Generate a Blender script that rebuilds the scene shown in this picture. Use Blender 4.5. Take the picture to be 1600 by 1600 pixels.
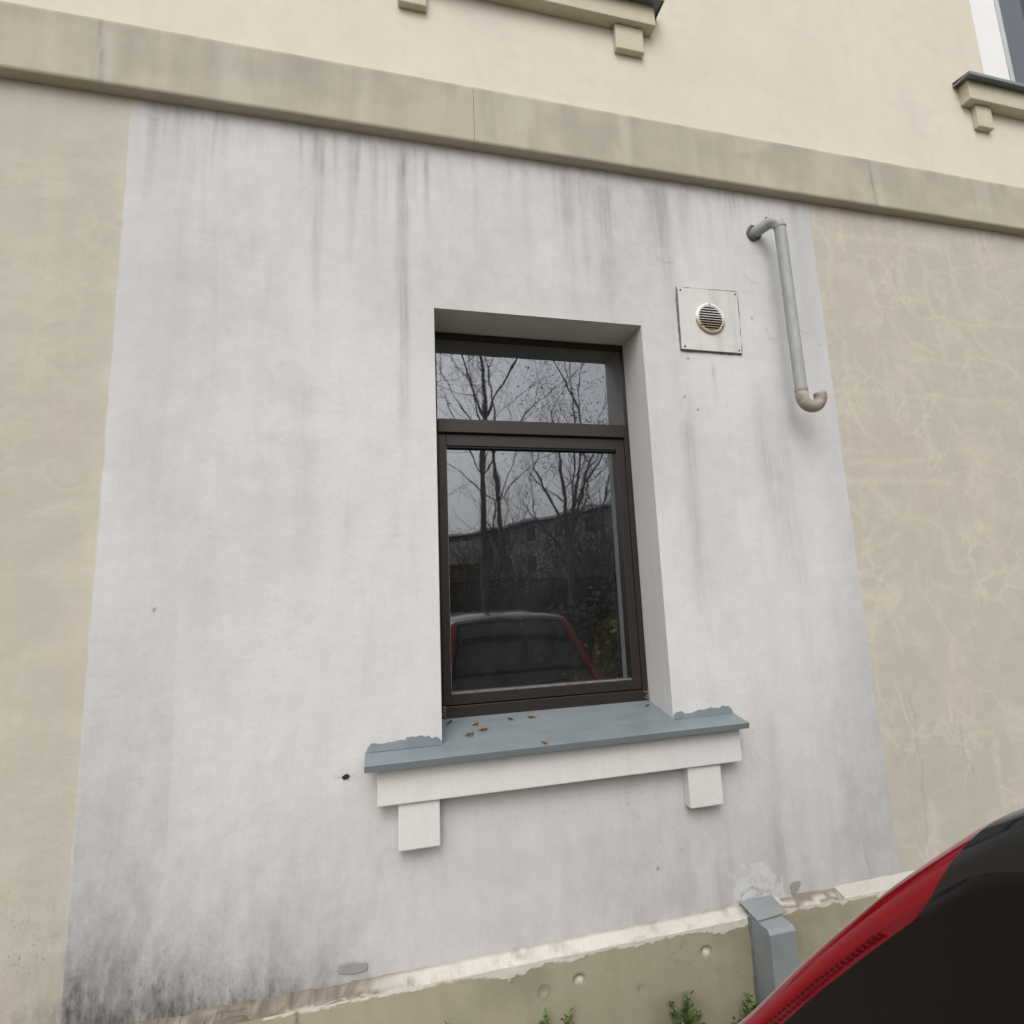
import bpy, bmesh, math, random
import numpy as np
from mathutils import Vector, Matrix

# ---------------------------------------------------------------- clear
for o in list(bpy.data.objects):
    bpy.data.objects.remove(o)
scene = bpy.context.scene
COL = scene.collection
random.seed(7)
rng = np.random.default_rng(11)

# ---------------------------------------------------------------- camera
CAM = Vector((0.0, -2.01, 1.66))
yaw, pitch, roll = [math.radians(a) for a in (13.634, 8.820, -2.2985)]
cam_data = bpy.data.cameras.new('camera')
cam = bpy.data.objects.new('camera', cam_data)
COL.objects.link(cam)
fw = Vector((0, math.cos(pitch), math.sin(pitch)))
up = Vector((0, -math.sin(pitch), math.cos(pitch)))
rt = Vector((1, 0, 0))
r2 = rt * math.cos(roll) + up * math.sin(roll)
u2 = -rt * math.sin(roll) + up * math.cos(roll)
RY = Matrix.Rotation(-yaw, 3, 'Z')
r2, u2, fw = RY @ r2, RY @ u2, RY @ fw
cam.matrix_world = Matrix(((r2.x, u2.x, -fw.x, CAM.x), (r2.y, u2.y, -fw.y, CAM.y),
                           (r2.z, u2.z, -fw.z, CAM.z), (0, 0, 0, 1)))
cam_data.sensor_width = 36.0
cam_data.lens = 840.0 / 1600.0 * 36.0
cam_data.clip_start = 0.02
cam_data.clip_end = 2000.0
scene.camera = cam

# ---------------------------------------------------------------- overcast sky and soft sun
SUN_EL, SUN_AZ = math.radians(52), math.radians(200)      # azimuth clockwise from +Y: behind the camera, a little left
world = bpy.data.worlds.new('World')
scene.world = world
world.use_nodes = True
wn, wl = world.node_tree.nodes, world.node_tree.links
wn.clear()
sky = wn.new('ShaderNodeTexSky')
sky.sky_type = 'NISHITA'
sky.sun_disc = False
sky.sun_elevation = SUN_EL
sky.sun_rotation = SUN_AZ
sky.air_density = 1.0
sky.dust_density = 6.0
sky.ozone_density = 1.0
hs = wn.new('ShaderNodeHueSaturation')
hs.inputs['Saturation'].default_value = 0.30
bg = wn.new('ShaderNodeBackground')
bg.inputs['Strength'].default_value = 0.15
wo = wn.new('ShaderNodeOutputWorld')
wl.new(sky.outputs[0], hs.inputs['Color'])
wl.new(hs.outputs[0], bg.inputs['Color'])
wl.new(bg.outputs[0], wo.inputs['Surface'])
sd = bpy.data.lights.new('sun', 'SUN')
sd.energy = 0.5
sd.angle = math.radians(110)
sd.color = (1.0, 0.97, 0.93)
sun = bpy.data.objects.new('sun', sd)
COL.objects.link(sun)
sdir = Vector((math.sin(SUN_AZ) * math.cos(SUN_EL), math.cos(SUN_AZ) * math.cos(SUN_EL), math.sin(SUN_EL)))
sun.rotation_euler = sdir.to_track_quat('Z', 'Y').to_euler()
sun.location = (0, -10, 20)
scene.view_settings.view_transform = 'Standard'
scene.view_settings.look = 'None'
scene.view_settings.gamma = 1.0
scene.view_settings.exposure = 0.32
scene.view_settings.use_curve_mapping = False
scene.cycles.max_bounces = 6
scene.cycles.diffuse_bounces = 2
scene.cycles.glossy_bounces = 4
scene.cycles.transparent_max_bounces = 10
scene.cycles.caustics_reflective = False
scene.cycles.caustics_refractive = False

# ---------------------------------------------------------------- helpers
def tag(o, label=None, cat=None, group=None, kind=None):
    if label: o['label'] = label
    if cat: o['category'] = cat
    if group: o['group'] = group
    if kind: o['kind'] = kind
    return o

def empty(name, loc=(0, 0, 0), label=None, cat=None, group=None):
    o = bpy.data.objects.new(name, None)
    COL.objects.link(o)
    o.location = loc
    o.empty_display_size = 0.1
    return tag(o, label, cat, group)

def link(name, me, mat=None, parent=None, smooth=False):
    o = bpy.data.objects.new(name, me)
    COL.objects.link(o)
    if mat: me.materials.append(mat)
    if smooth:
        me.polygons.foreach_set('use_smooth', [True] * len(me.polygons))
    if parent:
        o.parent = parent
        o.matrix_parent_inverse = Matrix.Translation(parent.location).inverted() if parent.parent is None else parent_inv(parent)
    return o

def parent_inv(p):
    # all geometry is written in world coordinates: cancel the whole chain's offsets
    off = Vector((0, 0, 0))
    if p.parent is None:
        off = p.location.copy()
    return Matrix.Translation(-off)

class MB:
    """collects simple shapes; build() links them as ONE mesh object"""
    def __init__(s): s.v, s.f = [], []
    def add(s, vs, fs):
        n = len(s.v)
        s.v += [tuple(v) for v in vs]
        s.f += [tuple(i + n for i in f) for f in fs]
    def box(s, x0, x1, y0, y1, z0, z1):
        s.add([(x0, y0, z0), (x1, y0, z0), (x1, y1, z0), (x0, y1, z0), (x0, y0, z1), (x1, y0, z1), (x1, y1, z1), (x0, y1, z1)],
              [(0, 3, 2, 1), (4, 5, 6, 7), (0, 1, 5, 4), (1, 2, 6, 5), (2, 3, 7, 6), (3, 0, 4, 7)])
    def tube(s, pts, rad, n=8, cap=True):
        pts = [Vector(p) for p in pts]
        rad = rad if hasattr(rad, '__len__') else [rad] * len(pts)
        base, prev = len(s.v), None
        for i, p in enumerate(pts):
            d = (pts[min(i + 1, len(pts) - 1)] - pts[max(i - 1, 0)]).normalized()
            if prev is None:
                a = Vector((0, 0, 1)) if abs(d.z) < .9 else Vector((1, 0, 0))
                e = d.cross(a).normalized()
            else:
                e = (prev - d * prev.dot(d))
                e = e.normalized() if e.length > 1e-6 else d.orthogonal().normalized()
            prev = e
            g = d.cross(e)
            for k in range(n):
                t = 2 * math.pi * k / n
                s.v.append(tuple(p + (e * math.cos(t) + g * math.sin(t)) * rad[i]))
        for i in range(len(pts) - 1):
            for k in range(n):
                a, b = base + i * n + k, base + i * n + (k + 1) % n
                s.f.append((a, b, b + n, a + n))
        if cap:
            s.f.append(tuple(base + k for k in reversed(range(n))))
            s.f.append(tuple(base + (len(pts) - 1) * n + k for k in range(n)))
    def mesh(s, name):
        me = bpy.data.meshes.new(name)
        me.from_pydata(s.v, [], s.f)
        me.update()
        return me
    def build(s, name, mat, parent=None, smooth=False, bevel=0.0, seg=2):
        o = link(name, s.mesh(name), mat, parent, smooth)
        if bevel:
            m = o.modifiers.new('bevel', 'BEVEL')
            m.width, m.segments, m.limit_method = bevel, seg, 'ANGLE'
        return o

# numpy value noise
def vnoise(X, Z, fx, fz, seed=0):
    r = np.random.default_rng(seed)
    T = r.random((256, 256))
    a, b = X * fx + 1000.0, Z * fz + 1000.0
    i, j = np.floor(a).astype(int), np.floor(b).astype(int)
    u, v = a - i, b - j
    u, v = u * u * (3 - 2 * u), v * v * (3 - 2 * v)
    g = lambda p, q: T[p % 256, q % 256]
    return (g(i, j) * (1 - u) + g(i + 1, j) * u) * (1 - v) + (g(i, j + 1) * (1 - u) + g(i + 1, j + 1) * u) * v

def fbm(X, Z, fx, fz, seed=0, n=4):
    t, a, s = 0, .5, 0
    for k in range(n):
        t = t + a * vnoise(X, Z, fx * 2 ** k, fz * 2 ** k, seed + k)
        s += a
        a *= .5
    return t / s

def sstep(a, b, x):
    t = np.clip((x - a) / (b - a), 0, 1)
    return t * t * (3 - 2 * t)

# ---------------------------------------------------------------- materials
def new_mat(name):
    m = bpy.data.materials.new(name)
    m.use_nodes = True
    return m, m.node_tree.nodes, m.node_tree.links, m.node_tree.nodes['Principled BSDF']

def nd(ns, t, **kw):
    n = ns.new(t)
    for k, v in kw.items():
        if hasattr(n, k): setattr(n, k, v)
        else: n.inputs[k].default_value = v
    return n

def mixc(ns, ls, fac, a, b, blend='MIX'):
    m = ns.new('ShaderNodeMix')
    m.data_type, m.blend_type = 'RGBA', blend
    for idx, val in ((0, fac), (6, a), (7, b)):
        if isinstance(val, bpy.types.NodeSocket): ls.new(val, m.inputs[idx])
        elif idx == 0: m.inputs[0].default_value = val
        else: m.inputs[idx].default_value = (*val, 1) if len(val) == 3 else val
    return m.outputs[2]

def ramp(ns, ls, src, lo, hi, a=0.0, b=1.0):
    m = ns.new('ShaderNodeMapRange')
    m.clamp = True
    ls.new(src, m.inputs['Value'])
    for k, v in zip(('From Min', 'From Max', 'To Min', 'To Max'), (lo, hi, a, b)): m.inputs[k].default_value = v
    return m.outputs[0]

def noise(ns, ls, scale, detail=4, rough=.55, vec=None, stretch=None):
    detail = min(detail, 3)
    tc = None
    if vec is None:
        tc = ns.new('ShaderNodeTexCoord')
        vec = tc.outputs['Object']
    if stretch:
        mp = ns.new('ShaderNodeMapping')
        mp.inputs['Scale'].default_value = stretch
        ls.new(vec, mp.inputs['Vector'])
        vec = mp.outputs[0]
    n = ns.new('ShaderNodeTexNoise')
    n.inputs['Scale'].default_value = scale
    n.inputs['Detail'].default_value = detail
    n.inputs['Roughness'].default_value = rough
    ls.new(vec, n.inputs['Vector'])
    return n.outputs[0]

def add_bump(ns, ls, bsdf, h, strength, dist=.01, prev=None):
    b = ns.new('ShaderNodeBump')
    b.inputs['Strength'].default_value = strength
    b.inputs['Distance'].default_value = dist
    ls.new(h, b.inputs['Height'])
    if prev: ls.new(prev, b.inputs['Normal'])
    ls.new(b.outputs[0], bsdf.inputs['Normal'])
    return b.outputs[0]

def simple(name, c1, c2=None, rough=.6, scale=6, metal=0, coat=0, bump=0, bscale=200, spec=.5, streak=None):
    m, ns, ls, b = new_mat(name)
    c2 = c2 or tuple(v * .85 for v in c1)
    f = noise(ns, ls, scale, 6, .6, stretch=streak)
    ls.new(mixc(ns, ls, ramp(ns, ls, f, .35, .65), c1, c2), b.inputs['Base Color'])
    b.inputs['Roughness'].default_value = rough
    b.inputs['Metallic'].default_value = metal
    b.inputs['Specular IOR Level'].default_value = spec
    if coat:
        b.inputs['Coat Weight'].default_value = coat
        b.inputs['Coat Roughness'].default_value = .03
    if bump: add_bump(ns, ls, b, noise(ns, ls, bscale, 3), bump, .003)
    return m

def plaster(name, stops, grime=(.20, .19, .165), streaky=.5, bump=.25, attr=None):
    """painted render: cloudy tone, faint vertical wash streaks, fine grain"""
    m, ns, ls, b = new_mat(name)
    c = mixc(ns, ls, ramp(ns, ls, noise(ns, ls, 1.7, 5, .6), .38, .62), stops[0], stops[1])
    if len(stops) > 2:
        c = mixc(ns, ls, ramp(ns, ls, noise(ns, ls, 2.9, 5, .65), .55, .72), c, stops[2])
    c = mixc(ns, ls, ramp(ns, ls, noise(ns, ls, 11, 3, .65), .45, .75, 0, .28), c, tuple(v * .82 for v in stops[0]))
    c = mixc(ns, ls, ramp(ns, ls, noise(ns, ls, 30, 3, .7), .55, .78, 0, .25), c, tuple(min(1, v * 1.13) for v in stops[0]))
    s1 = noise(ns, ls, 1, 6, .65, stretch=(14, 14, .9))
    c = mixc(ns, ls, ramp(ns, ls, s1, .5, .85, 0, streaky), c, grime)
    c = mixc(ns, ls, ramp(ns, ls, noise(ns, ls, 210, 2), .38, .72, 0, .28), c, tuple(v * .66 for v in stops[0]))
    if attr:
        a = nd(ns, 'ShaderNodeAttribute', attribute_name=attr)
        sp = ns.new('ShaderNodeSeparateColor')
        ls.new(a.outputs['Color'], sp.inputs[0])
        c = mixc(ns, ls, sp.outputs[0], c, grime)
        c = mixc(ns, ls, sp.outputs[1], c, (.66, .64, .57))
        c = mixc(ns, ls, sp.outputs[2], c, (.085, .078, .062))
    ls.new(c, b.inputs['Base Color'])
    b.inputs['Roughness'].default_value = .88
    b.inputs['Specular IOR Level'].default_value = .25
    p = add_bump(ns, ls, b, noise(ns, ls, 9, 4), bump, .006)
    add_bump(ns, ls, b, noise(ns, ls, 330, 3), bump, .0012, p)
    return m

M_band = plaster('band_paint', [(.455, .415, .33), (.43, .40, .32), (.49, .45, .36)], (.25, .238, .205), .28, .3, 'stain')
M_cream = plaster('cream_paint', [(.67, .62, .525), (.64, .59, .50), (.605, .555, .505)], (.48, .42, .33), .14, .35)
M_creamtrim = plaster('cream_trim', [(.56, .51, .40), (.54, .49, .385)], (.33, .30, .24), .3, .3)
M_plinth = plaster('plinth_paint', [(.36, .335, .24), (.34, .32, .232), (.385, .355, .26)], (.17, .16, .115), .25, .5, 'stain')
M_grey = plaster('grey_paint', [(.645, .64, .62), (.615, .61, .595)], (.38, .378, .37), .18, .3)
M_ledge = plaster('ledge_plaster', [(.60, .585, .54), (.53, .51, .455)], (.17, .14, .105), .3, .8, 'stain')
M_filler = simple('grey_filler', (.29, .295, .28), (.25, .255, .245), .8, 30, bump=.3)
M_white = simple('white_pvc', (.80, .80, .80), (.77, .77, .77), .35, 3)
M_whitebar = simple('grey_gasket', (.50, .53, .52), None, .5)
M_brown = simple('brown_frame_paint', (.0215, .0145, .0125), (.016, .0115, .0105), .45, 12, bump=.08, bscale=90, streak=(1, 1, 6))
M_black = simple('black_gasket', (.008, .008, .009), None, .5)
M_bead = simple('grey_glazing_bead', (.20, .195, .185), (.12, .115, .11), .5, 40)
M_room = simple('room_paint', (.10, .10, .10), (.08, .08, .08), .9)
M_blind = simple('white_blind', (.82, .82, .80), None, .5)
M_curtain = simple('net_curtain', (.62, .64, .58), None, .9)
M_screw = simple('dark_screw', (.05, .048, .045), None, .5, metal=.5)
M_ventmetal = simple('vent_white', (.80, .80, .80), (.70, .70, .69), .25, 8, metal=.1)
M_hole = simple('dark_hole', (.02, .018, .016), None, .9)
M_pipe = simple('grey_pipe_paint', (.34, .36, .36), (.28, .29, .285), .5, 14, bump=.15, bscale=120, streak=(2, 2, .6))
M_rust = simple('rusty_pipe_end', (.32, .31, .28), (.20, .165, .12), .6, 22, bump=.3)
M_collar = simple('sealant_collar', (.13, .135, .135), (.08, .08, .08), .8, 40, bump=.6, bscale=60)
M_tin = simple('grey_sheet_cover', (.245, .275, .282), (.205, .232, .24), .5, 5, bump=.1, bscale=60)
M_leaf = simple('dry_leaf', (.30, .15, .06), (.17, .08, .035), .7, 60)
M_weed = simple('weed_green', (.13, .20, .055), (.08, .14, .035), .6, 30)
M_stem = simple('weed_stem', (.10, .12, .04), (.11, .07, .03), .7, 30)
M_dry = simple('dry_stalk', (.22, .16, .10), (.15, .10, .06), .8, 30)

# sheet-metal sill: blue grey paint with chips and dull patches
def sill_mat():
    m, ns, ls, b = new_mat('sill_sheet_paint')
    c = mixc(ns, ls, ramp(ns, ls, noise(ns, ls, 5, 6, .65, stretch=(1, 3, 3)), .35, .65), (.185, .218, .235), (.160, .190, .205))
    c = mixc(ns, ls, ramp(ns, ls, noise(ns, ls, 75, 3, .5), .745, .77), c, (.62, .63, .61))
    c = mixc(ns, ls, ramp(ns, ls, noise(ns, ls, 22, 5, .7), .62, .78, 0, .5), c, (.17, .20, .21))
    ls.new(c, b.inputs['Base Color'])
    ls.new(ramp(ns, ls, noise(ns, ls, 9, 4), .3, .7, .28, .48), b.inputs['Roughness'])
    add_bump(ns, ls, b, noise(ns, ls, 4, 3), .3, .006)
    return m
M_sill = sill_mat()

def glass_mat(name, tint=(.80, .84, .84), boost=1.55, dust=0.0):
    m, ns, ls, b = new_mat(name)
    out = ns['Material Output']
    ns.remove(b)
    tr = nd(ns, 'ShaderNodeBsdfTransparent'); tr.inputs['Color'].default_value = (*tint, 1)
    gl = nd(ns, 'ShaderNodeBsdfGlossy'); gl.inputs['Roughness'].default_value = .017 if dust else .004
    gl.inputs['Color'].default_value = (.90, .94, 1, 1)
    fr = nd(ns, 'ShaderNodeFresnel'); fr.inputs['IOR'].default_value = boost
    if dust:
        bp = nd(ns, 'ShaderNodeBump'); bp.inputs['Strength'].default_value = .12; bp.inputs['Distance'].default_value = .004
        ls.new(noise(ns, ls, 4.5, 2), bp.inputs['Height']); ls.new(bp.outputs[0], gl.inputs['Normal'])
    mx = ns.new('ShaderNodeMixShader')
    ls.new(fr.outputs[0], mx.inputs[0]); ls.new(tr.outputs[0], mx.inputs[1]); ls.new(gl.outputs[0], mx.inputs[2])
    res = mx.outputs[0]
    if dust:
        df = nd(ns, 'ShaderNodeBsdfDiffuse'); df.inputs['Color'].default_value = (.55, .55, .56, 1)
        f = ramp(ns, ls, noise(ns, ls, 6, 3, .7, stretch=(1, 1, .4)), .3, .75, dust * .5, dust * 1.6)
        f2 = ramp(ns, ls, noise(ns, ls, 130, 2), .70, .76, 0, .25)
        ad = nd(ns, 'ShaderNodeMath', operation='ADD'); ls.new(f, ad.inputs[0]); ls.new(f2, ad.inputs[1])
        m2 = ns.new('ShaderNodeMixShader'); ls.new(ad.outputs[0], m2.inputs[0]); ls.new(res, m2.inputs[1]); ls.new(df.outputs[0], m2.inputs[2])
        res = m2.outputs[0]
    ls.new(res, out.inputs['Surface'])
    return m
M_glass = glass_mat('window_glass', boost=2.9, dust=.022)
M_carglass = glass_mat('tinted_car_glass', (.10, .11, .11), 1.55)

# lower facade: beige render, a grey repainted field in the middle, stains and a painted shade low down from the mesh masks
GX0, GX1 = -0.908, 2.081
def facade_mat():
    m, ns, ls, b = new_mat('facade_render')
    tc = ns.new('ShaderNodeTexCoord')
    sep = ns.new('ShaderNodeSeparateXYZ'); ls.new(tc.outputs['Object'], sep.inputs[0])
    wob = noise(ns, ls, 1, 5, .7, stretch=(9, 9, 9))
    wx = nd(ns, 'ShaderNodeMath', operation='MULTIPLY_ADD'); ls.new(wob, wx.inputs[0]); wx.inputs[1].default_value = .014; ls.new(sep.outputs['X'], wx.inputs[2])
    f1, f2 = ramp(ns, ls, wx.outputs[0], GX0 + .004, GX0 + .010), ramp(ns, ls, wx.outputs[0], GX1 + .004, GX1 + .010, 1, 0)
    gm = nd(ns, 'ShaderNodeMath', operation='MULTIPLY'); ls.new(f1, gm.inputs[0]); ls.new(f2, gm.inputs[1])
    a1 = nd(ns, 'ShaderNodeAttribute', attribute_name='stain'); s1 = ns.new('ShaderNodeSeparateColor'); ls.new(a1.outputs['Color'], s1.inputs[0])
    a2 = nd(ns, 'ShaderNodeAttribute', attribute_name='tone'); s2 = ns.new('ShaderNodeSeparateColor'); ls.new(a2.outputs['Color'], s2.inputs[0])
    # beige: warm, greenish and pinkish clouds, pale veins
    n1 = ramp(ns, ls, noise(ns, ls, 1.5, 4, .55), .38, .62)
    be = mixc(ns, ls, n1, (.455, .424, .362), (.432, .418, .350))
    be = mixc(ns, ls, ramp(ns, ls, noise(ns, ls, 2.3, 4, .6, stretch=(1, 1, .7)), .50, .66, 0, .7), be, (.475, .42, .365))
    be = mixc(ns, ls, ramp(ns, ls, noise(ns, ls, 3.1, 4, .6, stretch=(1, 1, .6)), .52, .70, 0, .75), be, (.42, .42, .345))
    be = mixc(ns, ls, ramp(ns, ls, noise(ns, ls, 1, 5, .6, stretch=(11, 11, 1.2)), .5, .75, 0, .35), be, (.54, .49, .385))
    be = mixc(ns, ls, ramp(ns, ls, noise(ns, ls, 7, 3, .65), .45, .72, 0, .45), be, (.40, .385, .31))
    be = mixc(ns, ls, ramp(ns, ls, noise(ns, ls, 3.6, 3, .62, stretch=(.8, .8, 1.5)), .50, .74, 0, .6), be, (.555, .515, .43))
    # pale efflorescence web, strong on the right, faint on the left
    wv = nd(ns, 'ShaderNodeTexNoise'); wv.inputs['Scale'].default_value = 5; wv.inputs['Detail'].default_value = 4; ls.new(tc.outputs['Object'], wv.inputs['Vector'])
    wadd = nd(ns, 'ShaderNodeVectorMath', operation='MULTIPLY_ADD'); ls.new(wv.outputs['Color'], wadd.inputs[0]); wadd.inputs[1].default_value = (.30, .30, .30); ls.new(tc.outputs['Object'], wadd.inputs[2])
    wmap = nd(ns, 'ShaderNodeMapping'); wmap.inputs['Scale'].default_value = (1, 1, .75); ls.new(wadd.outputs[0], wmap.inputs['Vector'])
    for sc_, wd_, am_, n_lo in ((4.6, .065, .48, .40), (9.5, .09, .34, .45)):
        vo = nd(ns, 'ShaderNodeTexVoronoi', feature='DISTANCE_TO_EDGE'); vo.inputs['Scale'].default_value = sc_; ls.new(wmap.outputs[0], vo.inputs['Vector'])
        line = ramp(ns, ls, vo.outputs['Distance'], 0, wd_, 1, 0)
        msk = ramp(ns, ls, noise(ns, ls, 2.6, 3, .6, stretch=(1, 1, 1.3)), n_lo, n_lo + .2, 0, am_)
        side = ramp(ns, ls, sep.outputs['X'], 0, 1.5, .5, 1.1)
        p1 = nd(ns, 'ShaderNodeMath', operation='MULTIPLY'); ls.new(line, p1.inputs[0]); ls.new(msk, p1.inputs[1])
        p2 = nd(ns, 'ShaderNodeMath', operation='MULTIPLY'); ls.new(p1.outputs[0], p2.inputs[0]); ls.new(side, p2.inputs[1])
        be = mixc(ns, ls, p2.outputs[0], be, (.575, .535, .445))
    be = mixc(ns, ls, s2.outputs[0], be, (.575, .535, .435))
    # grey field: neutral with bluish and warm clouds
    gr = mixc(ns, ls, ramp(ns, ls, noise(ns, ls, 1.2, 5, .6), .36, .64), (.635, .637, .632), (.59, .592, .592))
    gr = mixc(ns, ls, s2.outputs[1], gr, (.515, .518, .53))
    gr = mixc(ns, ls, ramp(ns, ls, noise(ns, ls, 2.2, 4, .6), .57, .75, 0, .6), gr, (.61, .575, .57))
    gr = mixc(ns, ls, ramp(ns, ls, noise(ns, ls, 1, 6, .62, stretch=(9, 9, .7)), .5, .85, 0, .18), gr, (.46, .46, .465))
    gr = mixc(ns, ls, ramp(ns, ls, noise(ns, ls, 9, 3, .65, stretch=(1, 1, .6)), .42, .75, 0, .30), gr, (.50, .50, .505))
    gr = mixc(ns, ls, ramp(ns, ls, noise(ns, ls, 24, 3, .65, stretch=(1, 1, .5)), .52, .78, 0, .28), gr, (.69, .69, .68))
    gr = mixc(ns, ls, ramp(ns, ls, noise(ns, ls, 36, 3, .7), .58, .75, 0, .22), gr, (.43, .43, .43))
    c = mixc(ns, ls, gm.outputs[0], be, gr)
    # brushed-on fine vertical/horizontal paint lap marks
    c = mixc(ns, ls, ramp(ns, ls, noise(ns, ls, 1, 4, .6, stretch=(60, 60, 6)), .5, .8, 0, .09), c, (.36, .35, .33))
    c = mixc(ns, ls, ramp(ns, ls, noise(ns, ls, 1, 4, .6, stretch=(9, 9, 50)), .58, .85, 0, .08), c, (.70, .69, .66))
    c = mixc(ns, ls, ramp(ns, ls, noise(ns, ls, 210, 2), .38, .72, 0, .17), c, (.33, .32, .30))
    # drips break up into fine filaments
    fil = ramp(ns, ls, noise(ns, ls, 1, 3, .6, stretch=(60, 60, 2.2)), .34, .66, .55, 1.2)
    fil2 = ramp(ns, ls, noise(ns, ls, 1, 3, .65, stretch=(22, 22, 9)), .32, .62, .6, 1.1)
    dm = nd(ns, 'ShaderNodeMath', operation='MULTIPLY'); ls.new(fil, dm.inputs[0]); ls.new(fil2, dm.inputs[1])
    dm2 = nd(ns, 'ShaderNodeMath', operation='MULTIPLY', use_clamp=True); ls.new(dm.outputs[0], dm2.inputs[0]); ls.new(s1.outputs[0], dm2.inputs[1])
    c = mixc(ns, ls, dm2.outputs[0], c, (.225, .222, .218))
    a3 = nd(ns, 'ShaderNodeAttribute', attribute_name='speck'); s3 = ns.new('ShaderNodeSeparateColor'); ls.new(a3.outputs['Color'], s3.inputs[0])
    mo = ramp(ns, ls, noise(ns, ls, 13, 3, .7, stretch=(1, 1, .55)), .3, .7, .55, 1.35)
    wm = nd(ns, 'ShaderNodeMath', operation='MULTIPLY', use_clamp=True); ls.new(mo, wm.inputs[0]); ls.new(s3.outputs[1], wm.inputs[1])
    c = mixc(ns, ls, wm.outputs[0], c, (.24, .238, .235))  # broad grime plus the painted shade low on the wall
    c = mixc(ns, ls, s2.outputs[2], c, (.66, .665, .655))
    # mould: speckled
    sp = ramp(ns, ls, noise(ns, ls, 48, 5, .7, stretch=(1, 1, .45)), .30, .68)
    mm = nd(ns, 'ShaderNodeMath', operation='MULTIPLY'); ls.new(s1.outputs[1], mm.inputs[0])
    sp2 = ramp(ns, ls, sp, 0, 1, .5, 1.1); mf = nd(ns, 'ShaderNodeMath', operation='MULTIPLY'); ls.new(sp2, mf.inputs[0]); ls.new(ramp(ns, ls, fil2, .6, 1.1, .7, 1.15), mf.inputs[1]); ls.new(mf.outputs[0], mm.inputs[1])
    c = mixc(ns, ls, mm.outputs[0], c, (.085, .08, .074))
    c = mixc(ns, ls, s1.outputs[2], c, (.045, .043, .04))
    k1 = ramp(ns, ls, noise(ns, ls, 120, 3, .6, stretch=(1, 1, .6)), .60, .67)
    km = nd(ns, 'ShaderNodeMath', operation='MULTIPLY'); ls.new(k1, km.inputs[0]); ls.new(s3.outputs[0], km.inputs[1])
    c = mixc(ns, ls, km.outputs[0], c, (.07, .068, .06))
    ls.new(c, b.inputs['Base Color'])
    b.inputs['Roughness'].default_value = .9
    b.inputs['Specular IOR Level'].default_value = .2
    p = add_bump(ns, ls, b, noise(ns, ls, 7, 3, .6), .35, .014)
    p = add_bump(ns, ls, b, noise(ns, ls, 260, 3), .5, .0012, p)
    return m
M_facade = facade_mat()

# ---------------------------------------------------------------- grid walls with masks
def axis(lo, hi, fine0, fine1, step, coarse, extra):
    a = list(np.arange(fine0, fine1 + 1e-6, step))
    a += list(np.arange(lo, fine0, coarse)) + list(np.arange(fine1 + coarse, hi + 1e-6, coarse)) + [hi] + list(extra)
    a = np.unique(np.round(a, 5))
    keep = [a[0]]
    ex = set(np.round(extra, 5))
    for v in a[1:]:
        if v - keep[-1] < step * .45:
            if v in ex: keep[-1] = v
            continue
        keep.append(v)
    return np.array(keep)

def grid_wall(name, xs, zs, Y, holes, mat, parent, masks=None):
    nx, nz = len(xs), len(zs)
    X, Z = np.meshgrid(xs, zs)
    co = np.stack([X, Y, Z], -1).reshape(-1, 3)
    i, j = np.meshgrid(np.arange(nx - 1), np.arange(nz - 1))
    cx, cz = (xs[:-1] + xs[1:]) / 2, (zs[:-1] + zs[1:]) / 2
    keep = np.ones((nz - 1, nx - 1), bool)
    for x0, x1, z0, z1 in holes:
        keep &= ~(((cx > x0) & (cx < x1))[None, :] & ((cz > z0) & (cz < z1))[:, None])
    a = (j * nx + i)[keep]
    quads = np.stack([a, a + 1, a + nx + 1, a + nx], -1)
    me = bpy.data.meshes.new(name)
    me.vertices.add(len(co)); me.vertices.foreach_set('co', co.ravel())
    me.loops.add(quads.size); me.loops.foreach_set('vertex_index', quads.ravel().astype(np.int32))
    me.polygons.add(len(quads)); me.polygons.foreach_set('loop_start', np.arange(0, quads.size, 4, dtype=np.int32))
    for k, ch in (masks or {}).items():
        at = me.color_attributes.new(k, 'FLOAT_COLOR', 'POINT')
        col = np.ones((nz * nx, 4), np.float32)
        for q, c in enumerate(ch): col[:, q] = np.clip(c, 0, 1).ravel()
        at.data.foreach_set('color', col.ravel())
    me.update(calc_edges=True); me.validate()
    return link(name, me, mat, parent, True)

def draw_line(canvas, xs, zs, pts, width, amp, jit=.004, r=None):
    r = r or random
    for (xa, za), (xb, zb) in zip(pts[:-1], pts[1:]):
        L = math.hypot(xb - xa, zb - za)
        n = max(2, int(L / .005))
        ox = oz = 0
        for k in range(n):
            t = k / n
            ox = ox * .93 + r.uniform(-jit, jit); oz = oz * .93 + r.uniform(-jit, jit)
            splat(canvas, xs, zs, xa + (xb - xa) * t + ox, za + (zb - za) * t + oz, width * r.uniform(.7, 1.3), amp * r.uniform(.6, 1))

def splat(canvas, xs, zs, x, z, w, a, aspect=1.0):
    i0, i1 = np.searchsorted(xs, (x - 3 * w, x + 3 * w))
    j0, j1 = np.searchsorted(zs, (z - 3 * w * aspect, z + 3 * w * aspect))
    if i1 <= i0 or j1 <= j0: return
    g = a * np.exp(-((xs[i0:i1] - x) / w) ** 2)[None, :] * np.exp(-((zs[j0:j1] - z) / (w * aspect)) ** 2)[:, None]
    canvas[j0:j1, i0:i1] = np.maximum(canvas[j0:j1, i0:i1], g)

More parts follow.
